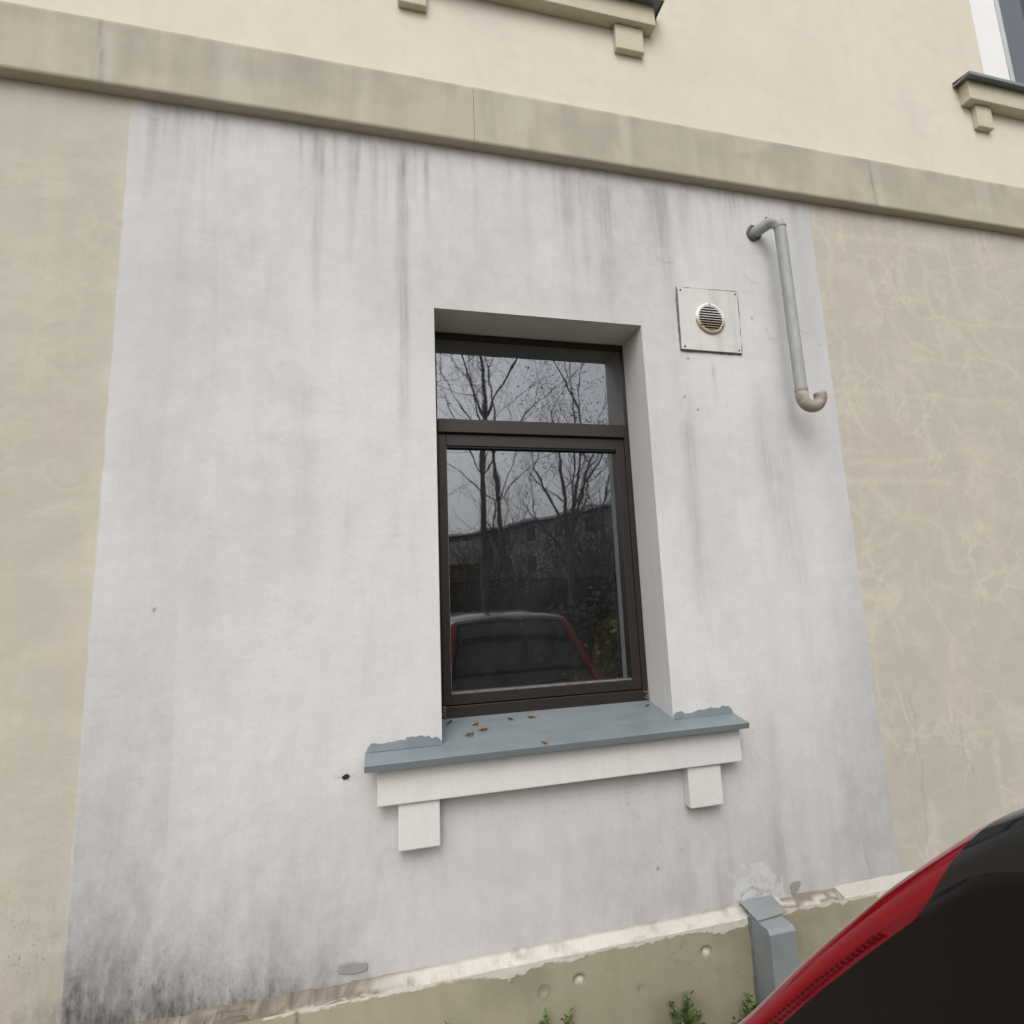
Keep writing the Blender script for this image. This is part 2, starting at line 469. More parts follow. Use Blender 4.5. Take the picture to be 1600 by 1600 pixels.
def streak(canvas, xs, zs, x0, zt, zb, w, amp, seed, rise=False):
    i0, i1 = np.searchsorted(xs, (x0 - 4 * w - .02, x0 + 4 * w + .02))
    j0, j1 = np.searchsorted(zs, (zb, zt))
    if i1 <= i0 or j1 <= j0: return
    X, Z = np.meshgrid(xs[i0:i1], zs[j0:j1])
    t = (zt - Z) / (zt - zb)
    wob = (vnoise(X * 0 + seed, Z, 1, 3, seed) - .5) * .03
    prof = sstep(0, .04 if zt > 3.4 else .35, t) * (1 - t) ** .8
    if rise: prof = sstep(0, .9, t)
    prof = prof * (.65 + .5 * vnoise(X * 0 + seed, Z, 1, 9, seed + 3))
    edge = np.exp(-np.abs((X - x0 - wob) / w) ** 2.6)
    g = amp * prof * edge * (.7 + .5 * vnoise(X, Z, 90, 6, seed + 5))
    canvas[j0:j1, i0:i1] = 1 - (1 - canvas[j0:j1, i0:i1]) * (1 - np.clip(g, 0, 1))

# ---------------------------------------------------------------- ground
gb = MB(); gb.add([(-250, -250, 0), (250, -250, 0), (250, 250, 0), (-250, 250, 0)], [(0, 1, 2, 3)])
M_ground = simple('worn_asphalt', (.075, .074, .072), (.055, .055, .054), .9, 3, bump=.5, bscale=90)
tag(gb.build('ground', M_ground), kind='structure')
def strip(name, x0, x1, y0, y1, mat, z=.012):
    b = MB(); n = 40
    xs_ = [x0 + (x1 - x0) * k / n for k in range(n + 1)]
    v = [(x, y1, z) for x in xs_] + [(x, y0 + random.uniform(-.04, .04), z) for x in xs_]
    b.add(v, [(k, n + 1 + k, n + 2 + k, k + 1) for k in range(n)])
    return tag(b.build(name, mat), kind='structure')
M_bounce_pave = simple('sandy_bounce_paving', (.33, .29, .24), (.27, .24, .20), .9, 4, bump=.4, bscale=60)
tag(strip('bounce_pavement', -14, 16, -7.4, -.30, M_bounce_pave, .006), kind='structure')  # unseen pale strip, added to bounce warm light up onto soffit and reveals
M_soil = simple('soil', (.085, .065, .045), (.055, .045, .03), .95, 12, bump=.8, bscale=40)
M_lawn = simple('lawn', (.055, .085, .025), (.08, .085, .03), .95, 5, bump=.8, bscale=60)
strip('soil_verge', -9, 12, -.32, -.05, M_soil)
strip('lawn', -60, 60, -70, -7.5, M_lawn)

# ---------------------------------------------------------------- the building
bld = empty('building', (0, 0, 0), 'pale plastered building with grey repainted field around a dark brown window, cream storey above', 'building')
WX0, WX1, WZ0, WZ1 = .20, 1.105, 1.15, 2.81          # lower window opening
UW = [(.20, 1.105, 4.60, 6.25), (3.475, 4.38, 4.60, 6.25)]
BX0, BX1 = -9.0, 12.0

STREAKS = [(-0.842,3.491,3.095,0.015,0.6),(-0.649,3.5,2.888,0.011,0.25),(-0.315,3.52,3.167,0.01,0.35),(-0.25,3.532,2.668,0.02,0.8),(-0.194,3.528,3.184,0.01,0.35),(-0.124,3.534,2.944,0.015,0.6),(-0.089,3.532,3.17,0.008,0.5),(-0.036,3.521,2.954,0.013,0.55),(0.007,3.528,3.07,0.01,0.4),(0.088,3.543,2.079,0.024,0.9),(0.138,3.533,3.23,0.009,0.7),(0.178,3.534,3.091,0.012,0.7),(0.272,3.532,3.248,0.008,0.3),(0.373,3.538,2.998,0.011,0.35),(0.543,3.551,3.286,0.015,0.35),(0.608,3.515,2.848,0.021,0.3),(0.788,3.512,2.805,0.031,0.75),(0.869,3.509,2.871,0.019,0.55),(0.905,3.499,3.117,0.016,0.4),(0.973,3.493,2.761,0.041,0.7),(1.216,3.508,3.09,0.05,0.8),(1.256,3.514,2.255,0.037,0.4),(1.371,3.505,3.107,0.028,0.35),(1.492,3.523,3.087,0.021,0.25),(1.293,2.669,1.43,0.035,0.85),(1.456,2.692,2.438,0.012,0.5),(1.669,2.694,1.488,0.052,0.45),(1.995,3.528,3.175,0.023,0.4),(1.757,2.452,1.43,0.045,0.55),(1.769,1.694,0.677,0.049,0.3),(-0.276,2.665,1.756,0.045,0.2),(0.096,2.079,1.607,0.017,0.25),(1.531,1.228,0.698,0.03,0.4),(1.872,1.281,0.54,0.049,0.4),(-0.593,3.207,2.211,0.009,0.25),(-0.703,3.462,2.442,0.022,0.2),(-0.704,2.207,1.458,0.059,0.15)]
VEINS = [[(2.64,3.47),(2.59,3.22),(2.59,3.07),(2.62,3.02)],[(2.38,3.28),(2.4,3.14),(2.41,3.04)],[(2.95,3.44),(2.95,3.22),(3.0,3.03)],[(2.6,3.09),(2.73,3.08),(2.8,2.99),(2.99,2.97),(3.39,2.99)],[(2.56,2.91),(2.61,2.84),(2.73,2.79)],[(2.57,2.74),(2.72,2.76),(2.83,2.74),(2.95,2.74)],[(2.79,2.96),(2.79,2.83),(2.81,2.75)],[(3.0,2.94),(3.07,2.86),(3.17,2.78),(3.27,2.71)],[(2.47,2.71),(2.56,2.67),(2.6,2.6),(2.61,2.5),(2.6,2.32),(2.67,2.23)],[(2.44,2.62),(2.49,2.56),(2.49,2.43)],[(2.41,2.78),(2.42,2.59),(2.41,2.45),(2.43,2.42)],[(2.51,2.55),(2.74,2.56),(2.95,2.55),(3.24,2.55)],[(2.09,2.56),(2.42,2.57)],[(2.1,2.27),(2.28,2.27)],[(2.11,2.21),(2.37,2.21),(2.64,2.24)],[(2.09,2.13),(2.43,2.12),(2.7,2.12)],[(2.22,2.11),(2.3,2.01),(2.36,1.95),(2.51,1.94),(2.6,1.9),(2.6,1.71)],[(2.1,1.77),(2.34,1.88)],[(2.18,2.81),(2.16,2.56),(2.19,2.42)],[(2.75,3.43),(2.76,3.23),(2.75,3.05)],[(2.95,2.79),(3.19,2.78)],[(2.98,2.87),(2.94,2.77),(2.95,2.67)],[(2.17,3.37),(2.14,3.02)],[(2.25,3.39),(2.54,3.4),(2.88,3.41)],[(2.08,2.04),(2.14,1.96),(2.14,1.91)],[(2.62,1.87),(2.61,1.7),(2.72,1.68)],[(2.75,1.63),(2.88,1.67),(3.07,1.72)],[(2.73,1.6),(2.91,1.54)],[(2.57,1.39),(2.52,1.25)],[(2.41,1.74),(2.41,1.66)],[(2.07,1.59),(2.25,1.58)],[(2.57,.96),(2.72,.96)],[(2.71,.94),(2.69,.66)]]
CRACKS = [[(2.266,1.166),(2.271,1.095),(2.272,1.019),(2.266,.908),(2.277,.861),(2.264,.807),(2.251,.62),(2.24,.533)],[(2.465,1.088),(2.459,1.026),(2.467,.973)],[(1.915,.629),(1.931,.47)],[(2.519,1.006),(2.516,.873)],[(2.55,.851),(2.55,.794)],[(1.21,3.16),(1.245,3.13),(1.29,3.128)],[(1.66,3.11),(1.70,3.085),(1.74,3.075)],[(1.10,3.17),(1.15,3.17)],[(1.74,2.86),(1.76,2.80),(1.79,2.79)],[(1.94,2.85),(1.99,2.84)],[(2.03,2.79),(2.06,2.79)],[(-.165,1.082),(-.14,1.081),(-.10,1.077),(-.092,1.08)],[(-.124,1.085),(-.115,1.068),(-.11,1.062)],[(.884,.93),(.89,.86),(.91,.83),(.94,.81)]]

xs = axis(BX0, BX1, -1.5, 3.75, .0072, .35, [WX0, WX1])
zs = axis(.445, 3.60, .445, 3.60, .0072, .35, [WZ0, WZ1])
X, Z = np.meshgrid(xs, zs)
dark = np.zeros_like(X); mould = np.zeros_like(X); spots = np.zeros_like(X)
wash = np.zeros_like(X); vein = np.zeros_like(X); blue = np.zeros_like(X); white = np.zeros_like(X)
for k, (x0, zt, zb, w, a) in enumerate(STREAKS):
    streak(dark, xs, zs, x0, zt, zb, w, a * .88, 20 + k)
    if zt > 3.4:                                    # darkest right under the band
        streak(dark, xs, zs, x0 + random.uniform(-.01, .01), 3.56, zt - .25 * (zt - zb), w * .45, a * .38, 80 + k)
R = random.Random(5)
CL = [R.uniform(-1.4, 3.5) for _ in range(26)]
for k in range(210):
    x0 = R.choice(CL) + R.gauss(0, .06)
    inside = GX0 < x0 < GX1
    streak(dark, xs, zs, x0, 3.56, 3.56 - R.uniform(.06, .45) * R.uniform(.5, 1.3), R.uniform(.004, .012), R.uniform(.05, .32) * (1 if inside else .5), 200 + k)
for k in range(60):
    zt = R.uniform(1.5, 3.3)
    streak(dark, xs, zs, R.uniform(-.85, 2.0), zt, zt - R.uniform(.3, 1.2), R.uniform(.01, .05), R.uniform(.04, .13), 500 + k)
for k in range(26):                                 # tide streaks rising at the foot
    x0 = R.uniform(1.0, 2.05); zt = R.uniform(.6, 1.2)
    streak(dark, xs, zs, x0, zt, .43, R.uniform(.008, .04), R.uniform(.06, .22), 600 + k, True)
wash += .16 * sstep(.40, .75, fbm(X, Z, 1.8, .9, 40)) * ((X > GX0) & (X < GX1))
wash += .13 * sstep(2.3, 3.5, Z) * ((X > GX0) & (X < GX1)) + .22 * (1 - sstep(.45, 1.9, Z)) * (.7 + .6 * fbm(X, Z, 2.5, 1.5, 44)) * ((X > GX0) & (X < GX1))  # last term paints the weaker skylight low on the wall into the colour
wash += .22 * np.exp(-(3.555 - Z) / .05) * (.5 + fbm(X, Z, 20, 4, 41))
# mould at the lower left corner of the grey field, dirt line along the foot
lx = 1 - sstep(-.62, .10, X + .25 * (fbm(X, Z, 5, 3, 50) - .5))
hgt = .07 + .15 * (1 - sstep(-.92, -.45, X)) + .10 * fbm(X, Z, 14, 1.2, 51)
mould += 1.05 * lx * np.exp(-np.clip(Z - .45, 0, 9) / hgt) * (.42 + .75 * fbm(X, Z, 38, 4, 52)) * np.where(X > GX0, 1.0, .45 * sstep(GX0 - .35, GX0, X))
for k in range(70):
    x0 = GX0 + abs(R.gauss(0, .30)); streak(mould, xs, zs, x0, .50 + R.uniform(.05, .34) * (1.1 - min(1, (x0 - GX0) / .9)), .43, R.uniform(.006, .022), R.uniform(.06, .26) * (1.15 - min(1, (x0 - GX0) / .9)), 700 + k, True)
lx2 = sstep(-1.6, -.95, X) * (X <= GX0)
mould += .5 * lx2 * np.exp(-np.clip(Z - .45, 0, 9) / .10) * fbm(X, Z, 40, 8, 53)
mould += .30 * np.exp(-np.clip(Z - .45, 0, 9) / .025) * fbm(X, Z, 22, 8, 54)
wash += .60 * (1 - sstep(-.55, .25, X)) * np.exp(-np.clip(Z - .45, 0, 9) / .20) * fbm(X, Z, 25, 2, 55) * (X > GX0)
speck = .75 * np.exp(-np.clip(Z - .55, 0, 9) / .28) * (X < -.93) * sstep(.42, .62, fbm(X, Z, 5, 4, 56))
speck += .85 * (1 - sstep(-.75, .05, X)) * np.exp(-np.clip(Z - .47, 0, 9) / .12) * (X > GX0)
speck += .22 * sstep(.5, .7, fbm(X, Z, 3, 3, 57)) * (X > 1.0) * (Z < 1.3)
for k in range(90):
    splat(spots, xs, zs, R.uniform(-.8, 3.3), R.uniform(.5, 3.4), R.uniform(.003, .004), R.uniform(.06, .3), R.uniform(.6, 1.6))
for p in CRACKS: draw_line(spots, xs, zs, p, .0032, .30, .0022, R)
for (x, z) in [(.992, .634), (1.321, 2.671), (1.287, 2.49), (1.345, 2.434), (1.677, 2.894), (-.73, 1.66)]:
    splat(spots, xs, zs, x, z, .0055, .8)
# pale veins
for p in VEINS: draw_line(vein, xs, zs, p, .012, .62, .004, R)
for k in range(34):
    x, z = R.uniform(2.1, 3.5), R.uniform(.6, 3.4); p = [(x, z)]
    ang = R.choice([0, 0, math.pi / 2, math.pi / 2, R.uniform(0, 3)])
    for q in range(R.randint(2, 5)):
        x += math.cos(ang) * .12; z -= math.sin(ang) * .12; ang += R.uniform(-.5, .5); p.append((x, z))
    draw_line(vein, xs, zs, p, R.uniform(.005, .011), R.uniform(.18, .42), .004, R)
for k in range(12):
    x, z = R.uniform(-1.4, -1.0), R.uniform(.8, 3.4)
    draw_line(vein, xs, zs, [(x, z), (x + R.uniform(.1, .3), z + R.uniform(-.05, .05))] if k % 2 else [(x, z), (x + R.uniform(-.03, .03), z - R.uniform(.2, .5))], .012, R.uniform(.15, .35), .004, R)
vein *= .75
vein += .45 * np.exp(-np.clip(GX0 - X, 0, 9) / .03) * (X < GX0) * fbm(X, Z, 6, 2, 61)
vein += .35 * np.exp(-np.clip(X - GX1, 0, 9) / .03) * (X > GX1) * fbm(X, Z, 6, 2, 62)
# cooler, thinner paint along both edges of the grey field
ed = (X - GX0)
blue += .75 * (1 - sstep(.10, .34, ed + .25 * (fbm(X, Z, 2, 1.2, 70) - .5))) * (.5 + .5 * fbm(X, Z, 3, 1, 71))
blue += .85 * (1 - sstep(.06, .26, (GX1 - X) + .2 * (fbm(X, Z, 2, 1.4, 72) - .5)))
blue += .35 * (1 - sstep(.45, .75, GX1 - X)) * sstep(.4, .7, fbm(X, Z, 5, .7, 73))
stp = 0.25 - .07 * sstep(.9, .5, Z) + .02 * (fbm(X, Z, 1, 7, 74) - .5)     # the darker repainted strip low on the left
wash += .12 * ((ed > 0) & (ed < stp)) * (1 - sstep(1.55, 1.75, Z)) * (.6 + .6 * fbm(X, Z, 12, 8, 75))
# white filler above the cable cover
wp = fbm(X, Z, 40, 34, 77)
white += ((X > 1.30) & (X < 1.52) & (Z < .585 + .16 * (wp - .5) - .45 * np.abs(X - 1.385))).astype(float) * sstep(.36, .44, wp + .18 * (1 - sstep(.45, .56, Z))) * .42
draw_line(spots, xs, zs, [(1.33, .485), (1.38, .51), (1.42, .50), (1.47, .475)], .004, .6, .004, R)
draw_line(spots, xs, zs, [(1.36, .475), (1.40, .485), (1.44, .49)], .003, .5, .004, R)
Yw = .0025 * (fbm(X, Z, 2.5, 2.5, 90) - .5) * 2
near = np.minimum(np.maximum(np.maximum(WX0 - X, X - WX1), np.maximum(WZ0 - Z, Z - WZ1)), .1) / .1
Yw *= np.clip(near, 0, 1)
grid_wall('facade_wall', xs, zs, Yw, [(WX0, WX1, WZ0, WZ1)], M_facade, bld,
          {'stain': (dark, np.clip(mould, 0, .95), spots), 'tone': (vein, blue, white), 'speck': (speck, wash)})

# upper storey
uxs = axis(BX0, BX1, -1.5, 4.6, .05, .5, [a for w in UW for a in w[:2]])
uzs = axis(3.82, 7.6, 3.82, 5.4, .05, .5, [4.60, 6.25])
UX, UZ = np.meshgrid(uxs, uzs)
grid_wall('upper_wall', uxs, uzs, np.zeros_like(UX), UW, M_cream, bld)

# string course (separate lengths with joints)
GAP = .0014
joints = [BX0, -4.2, .381, 5.6, BX1]
for a, b in zip(joints[:-1], joints[1:]):
    bx = axis(a, b - GAP, max(a, -1.5), max(min(b - GAP, 3.75), max(a, -1.5) + .01), .012, .3, [])
    bz = np.concatenate([[3.556], np.linspace(3.560, 3.822, 24), [3.829]])
    GX, GZ = np.meshgrid(bx, bz)
    st = .85 * np.exp(-(3.83 - GZ) / (.015 + .05 * fbm(GX, GZ * 0, 9, 1, 91))) * sstep(.35, .7, fbm(GX, GZ, 14, 2, 92))
    st += .35 * sstep(.45, .75, fbm(GX, GZ, 16, 1.5, 93)) * (.4 + .6 * (1 - sstep(-1.0, .6, GX)))
    st += .25 * sstep(.5, .8, fbm(GX, GZ, 2.2, 2, 95))
    lt = .35 * sstep(.55, .85, fbm(GX, GZ, 12, 2, 94))
    Yb = -.043 + .002 * (fbm(GX, GZ, 3, 3, 96) - .5)
    Yb[0] += .004; Yb[-1] += .006
    ck = np.zeros_like(GX)
    for xj in (-1.004, 2.452):
        draw_line(ck, bx, bz, [(xj, 3.83), (xj + .004, 3.70), (xj + .012, 3.556)], .006, .45, .002)
    o = grid_wall('string_course', bx, bz, Yb, [], M_band, bld, {'stain': (st * .55 + .26 * sstep(.44, .78, fbm(GX, GZ, 4, 7, 97)), lt * .6, ck)})
    # underside, top and ends
    m = MB()
    m.add([(a, -.039, 3.556), (b - GAP, -.039, 3.556), (b - GAP, .004, 3.553), (a, .004, 3.553)], [(0, 3, 2, 1)])
    m.add([(a, -.037, 3.829), (b - GAP, -.037, 3.829), (b - GAP, .004, 3.838), (a, .004, 3.838)], [(0, 1, 2, 3)])
    for x in (a, b - GAP):
        m.add([(x, -.041, 3.556), (x, .004, 3.553), (x, .004, 3.838), (x, -.041, 3.829)], [(0, 1, 2, 3)])
    me = m.mesh('band_return')
    link('band_return', me, M_band, o)

# plinth face
PY = -.06
pxs = axis(BX0, BX1, -1.5, 3.2, .009, .35, [])
pzs = np.concatenate([np.linspace(0, .37, 38), np.linspace(.3735, .445, 26)])
PX, PZ = np.meshgrid(pxs, pzs)
pst = .45 * sstep(.5, .8, fbm(PX, PZ, 3, 5, 100)) + .6 * (1 - sstep(-.5, -.2, PX)) * fbm(PX, PZ, 10, 6, 101)
pst += .25 * np.exp(-PZ / .08)
plt_ = np.zeros_like(PX); psp = np.zeros_like(PX); Yp = PY + .004 * (fbm(PX, PZ, 3, 3, 102) - .5)
for (x, z, r) in [(.642, .366, .016), (1.126, .366, .019), (.517, .351, .020), (.863, .295, .009)]:
    d = np.hypot(PX - x, PZ - z) + .006 * (fbm(PX, PZ, 90, 90, 103) - .5)
    Yp += (.014 if x in (.642, 1.126) else .004) * (1 - sstep(r * .4, r, d))
    plt_ = np.maximum(plt_, .75 * (1 - sstep(r * .7, r * 1.05, d)) * (x in (.642, 1.126)))
    psp = np.maximum(psp, .35 * np.exp(-((d - r) / .004) ** 2))
fl = .006 + .075 * np.clip(fbm(PX, PX * 0, 5, 1, 140) - .47, 0, 1) + .020 * (fbm(PX, PZ, 38, 38, 141) - .38) + .012 * (fbm(PX, PZ, 110, 110, 144) - .5)
fl = fl * np.where(PX > 1.46, 1.5, 1)
flk = sstep(-.0015, .0015, PZ - (.446 - fl)) * (PX > -.35)
plt_ = np.maximum(plt_, .85 * flk * (.6 + .5 * fbm(PX, PZ, 50, 50, 142)))
psp = np.maximum(psp, .55 * np.exp(-((PZ - (.4455 - fl)) / .0018) ** 2) * (fl > .012) * sstep(.4, .6, fbm(PX, PZ, 20, 20, 143)))
draw_line(psp, pxs, pzs, [(-.256, .45), (-.26, .36), (-.255, .2), (-.26, 0)], .004, .9, .003, R)
for p in ([(.98, .38), (1.03, .395), (1.06, .41)], [(1.0, .36), (1.06, .345)], [(1.24, .30), (1.25, .26)]): draw_line(psp, pxs, pzs, p, .003, .4, .003, R)
for k in range(60): splat(psp, pxs, pzs, R.uniform(-.3, 2), R.uniform(.05, .42), R.uniform(.002, .005), R.uniform(.1, .4))
grid_wall('plinth', pxs, pzs, Yp, [], M_plinth, bld, {'stain': (pst, plt_, psp)})

# plinth ledge: sloping weathered plaster with a broken nose
lxs = axis(BX0, BX1, -1.5, 3.2, .006, .35, [])
def n1(f, s): return fbm(lxs, lxs * 0, f, 1, s)
chip = .002 + .004 * n1(60, 111)
lipy = PY - .001 + .007 * sstep(.45, .75, n1(16, 112)) + .004 * (n1(90, 113) - .5)
ztop = .456 + .004 * (n1(25, 114) - .5)
rough_l = 1 - sstep(-.35, .05, lxs)
ztop = ztop + rough_l * (.020 * (n1(22, 150) - .45) + .012 * (n1(70, 151) - .5))
lipy = lipy + rough_l * .030 * sstep(.4, .6, n1(9, 152))
prof = [(np.full_like(lxs, .004), ztop + .004), (np.full_like(lxs, -.012), ztop - .001), (lipy * .55, ztop - .007 + .005 * (n1(50, 115) - .5)),
        (lipy * .8, ztop - .012 + .006 * (n1(70, 116) - .5)), (lipy, .443 - .35 * chip), (lipy + .001, .443 - .7 * chip), (np.full_like(lxs, PY + .004), .441 - chip)]
LY = np.stack([p[0] for p in prof]); LZ = np.stack([p[1] for p in prof]); LX = np.tile(lxs, (len(prof), 1))
nr, nc = LX.shape
me = bpy.data.meshes.new('plinth_ledge')
idx = np.arange(nr * nc).reshape(nr, nc)
me.from_pydata(np.stack([LX, LY, LZ], -1).reshape(-1, 3).tolist(), [], np.stack([idx[1:, :-1], idx[1:, 1:], idx[:-1, 1:], idx[:-1, :-1]], -1).reshape(-1, 4).tolist())
row = np.arange(nr)[:, None] + 0 * LX
lst = (1 - sstep(-.12, .18, LX + .2 * (fbm(LX, row, 6, .5, 120) - .5))) * (.55 + .6 * fbm(LX, row * .3, 40, 2, 121)) + .35 * sstep(.55, .75, fbm(LX, row * .3, 25, 2, 122))
lst += .55 * (row == 0)
lst = np.where(LX > 1.46, .2 + .7 * sstep(.45, .55, fbm(LX, row * .6, 12, 2, 124)) * (LX < 1.75), lst)
llt = .5 * (row >= 4) * (LX > -.3) * sstep(.35, .5, fbm(LX, row * .5, 30, 2, 123))
at = me.color_attributes.new('stain', 'FLOAT_COLOR', 'POINT')
colr = np.ones((nr * nc, 4), np.float32); colr[:, 0] = np.clip(lst, 0, .95).ravel(); colr[:, 1] = llt.ravel()
colr[:, 2] = (.55 * (1 - sstep(-.5, -.1, LX)) * sstep(.5, .7, fbm(LX, row * .4, 30, 2, 125))).ravel()
at.data.foreach_set('color', colr.ravel())
link('plinth_ledge', me, M_ledge, bld)
# window reveal
m = MB()
d0, d1 = -.0005, .262
m.add([(WX0, d0, WZ0), (WX0, d1, WZ0), (WX0, d1, WZ1), (WX0, d0, WZ1)], [(0, 1, 2, 3)])
m.add([(WX1, d0, WZ0), (WX1, d1, WZ0), (WX1, d1, WZ1), (WX1, d0, WZ1)], [(3, 2, 1, 0)])
m.add([(WX0, d0, WZ1), (WX1, d0, WZ1), (WX1, d1, WZ1), (WX0, d1, WZ1)], [(0, 1, 2, 3)])
m.build('window_reveal', M_grey, bld)

# ---- lower window: frame, transom, sash, panes
FY = .19
win = MB()
win.box(WX0 + .002, .225, FY, FY + .07, 1.16, 2.806)
win.box(1.078, WX1 - .002, FY, FY + .07, 1.16, 2.412)
win.box(1.096, WX1 - .002, FY, FY + .07, 2.4125, 2.806)
win.box(.2252, 1.0778, FY, FY + .07, 1.16, 1.239)
win.box(.2252, 1.0958, FY, FY + .07, 2.784, 2.806)
wino = win.build('window', M_brown, bld, bevel=.002)
wino['label'] = 'dark brown framed window with fixed light over a tall sash'
t = MB(); t.box(.2252, 1.0778, FY - .012, FY + .07, 2.352, 2.412); t.build('transom_bar', M_brown, wino, bevel=.003)
s = MB()
s.box(.2262, .2600, FY + .004, FY + .06, 1.243, 2.349)
s.box(1.0350, 1.0768, FY + .004, FY + .06, 1.243, 2.349)
s.box(.2602, 1.0348, FY + .004, FY + .06, 1.243, 1.284)
s.box(.2602, 1.0348, FY + .004, FY + .06, 2.298, 2.349)
s.build('sash', M_brown, wino, bevel=.002)
b_ = MB()
b_.box(.2602, 1.0348, FY + .006, FY + .028, 1.2842, 1.288)
b_.box(.2602, .2625, FY + .010, FY + .028, 1.2885, 2.297)
b_.build('glazing_bead', M_bead, wino)
gk = MB(); gk.box(.2604, 1.0346, FY + .010, FY + .027, 2.2915, 2.2978); gk.build('gasket', M_black, wino)
p_ = MB(); p_.add([(.258, FY + .03, 1.28), (1.037, FY + .03, 1.28), (1.037, FY + .03, 2.30), (.258, FY + .03, 2.30)], [(0, 1, 2, 3)])
p_.build('pane', M_glass, wino)
p_ = MB(); p_.add([(.2255, FY + .012, 2.4125), (1.0955, FY + .012, 2.4125), (1.0955, FY + .012, 2.7835), (.2255, FY + .012, 2.7835)], [(0, 1, 2, 3)])
p_.build('pane', M_glass, wino)
for x, z in ((.33, 2.392), (1.0, 2.378), (.29, 1.218), (1.045, 1.212)):
    h = MB(); h.tube([(x, FY - (.0125 if z > 2 else .0006), z), (x, FY + .01, z)], .0045, 8); h.build('screw', M_black, wino)
# sealant crumbs at the two lower corners
for x in (.222, 1.084):
    q = MB()
    for k in range(7): q.box(x + R.uniform(-.006, .012), x + R.uniform(.013, .018), FY - .006, FY - .001, 1.19 + k * .008, 1.194 + k * .008)
    q.build('sealant', M_bead, wino)

# dark room behind
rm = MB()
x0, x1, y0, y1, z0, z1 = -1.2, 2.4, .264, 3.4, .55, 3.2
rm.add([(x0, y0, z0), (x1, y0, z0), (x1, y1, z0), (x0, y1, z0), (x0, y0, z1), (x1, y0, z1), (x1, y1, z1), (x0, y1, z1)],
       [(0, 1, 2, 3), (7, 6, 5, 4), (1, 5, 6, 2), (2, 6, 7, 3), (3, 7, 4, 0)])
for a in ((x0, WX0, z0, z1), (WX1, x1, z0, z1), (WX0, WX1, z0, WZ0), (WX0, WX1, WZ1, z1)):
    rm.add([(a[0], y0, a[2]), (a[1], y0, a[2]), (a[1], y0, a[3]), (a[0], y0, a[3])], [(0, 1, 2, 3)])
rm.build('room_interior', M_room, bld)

# half-drawn blind behind the upper pane
bl = empty('window_blind', (.36, .33, 2.5), 'white slatted blind hanging inside behind the upper pane', 'blind')
for k in range(9):
    z = 2.50 + k * .024
    q = MB(); q.add([(.21, .240, z), (.55 - .02 * (k % 3), .240, z + .004), (.55 - .02 * (k % 3), .250, z + .017), (.21, .250, z + .013)], [(0, 1, 2, 3)])
    q.build('slat', M_blind, bl)
q = MB(); q.tube([(1.012, .262, 2.20), (1.008, .262, 1.7), (1.012, .262, 1.29)], .0018, 5); q.build('cord', M_blind, bl)

# ---- sills: plaster beam, two blocks, sheet cover
def sill(x0, x1, z0, z1, by, blocks, zb, bd, cov, mat, lower):
    m = MB(); m.box(x0, x1, -by, .002, z0, z1)
    o = m.build('window_sill', mat, bld, bevel=.004)
    for a, b in blocks:
        q = MB(); q.box(a, b, -bd, .002, zb, z0 - .001); q.build('sill_bracket', mat, o, bevel=.005)
    cx0, cx1, cy, lip0, lip1, zw, back = cov
    c = MB()
    n = 60
    def zz(y): return zw + (zw - lip1) / cy * y
    if lower:
        # sloping sheet with nose, drip edge and an upstand broken by the plaster
        c.add([(cx0, -cy, lip1), (cx1, -cy, lip1 + .008), (cx1, .001, zw + .004), (cx0, .001, zw - .003)], [(0, 1, 2, 3)])
        c.add([(WX0, .001, zw - .002), (WX1, .001, zw + .003), (WX1, back, zz(back)), (WX0, back, zz(back))], [(0, 1, 2, 3)])
        c.add([(cx0, -cy, lip1), (cx1, -cy, lip1 + .008), (cx1, -cy + .007, lip0 + .008), (cx0, -cy + .007, lip0)], [(3, 2, 1, 0)])
        c.add([(cx0, -cy + .007, lip0), (cx1, -cy + .007, lip0 + .008), (cx1, -cy + .02, lip0 + .011), (cx0, -cy + .02, lip0 + .003)], [(3, 2, 1, 0)])
        for x, s_, e in ((cx0, -1, 0), (cx1, 1, .008)):
            c.add([(x, -cy, lip1 + e), (x, -cy + .007, lip0 + e), (x + s_ * -.0, .001, lip0 + e + .02), (x, .001, zw + e * .6 - .002)], [(0, 1, 2, 3)])
        c.build('sill_cover', M_sill, o)
        for a, b in ((cx0 + .004, WX0 - .001), (WX1 + .001, cx1 - .004)):
            u = MB(); k = 34
            v = []
            for i in range(k + 1):
                x = a + (b - a) * i / k
                hgt = .021 + .010 * float(vnoise(np.array([x]), np.array([0.]), 22, 1, 130)[0] > .62) + .008 * (float(vnoise(np.array([x]), np.array([0.]), 55, 1, 131)[0]) - .5) + R.uniform(-.002, .002)
                edge = min(x - a, b - x)
                hgt *= min(1, .45 + edge / .02)
                v += [(x, -.008, zw - .003 + (x - cx0) * .004), (x, -.005, zw + hgt), (x, .004, zw + hgt + .001)]
            f = []
            for i in range(k): f += [(3 * i, 3 * i + 3, 3 * i + 4, 3 * i + 1), (3 * i + 1, 3 * i + 4, 3 * i + 5, 3 * i + 2)]
            u.add(v, f); u.build('upstand', M_sill, o)
    else:
        c.box(cx0, cx1, -cy, .003, lip0, lip0 + .004)
        c.add([(cx0, -cy, lip0 + .004), (cx1, -cy, lip0 + .004), (cx1, back, zw), (cx0, back, zw)], [(0, 1, 2, 3)])
        c.box(cx0, cx1, -cy - .003, -cy, lip0 - .012, lip0 + .006)
        for x in (cx0, cx1 - .002): c.box(x - .0005, x + .0025, -cy, .002, lip0 - .010, lip0 - .0005)
        c.build('sill_cover', M_sill, o)
    return o
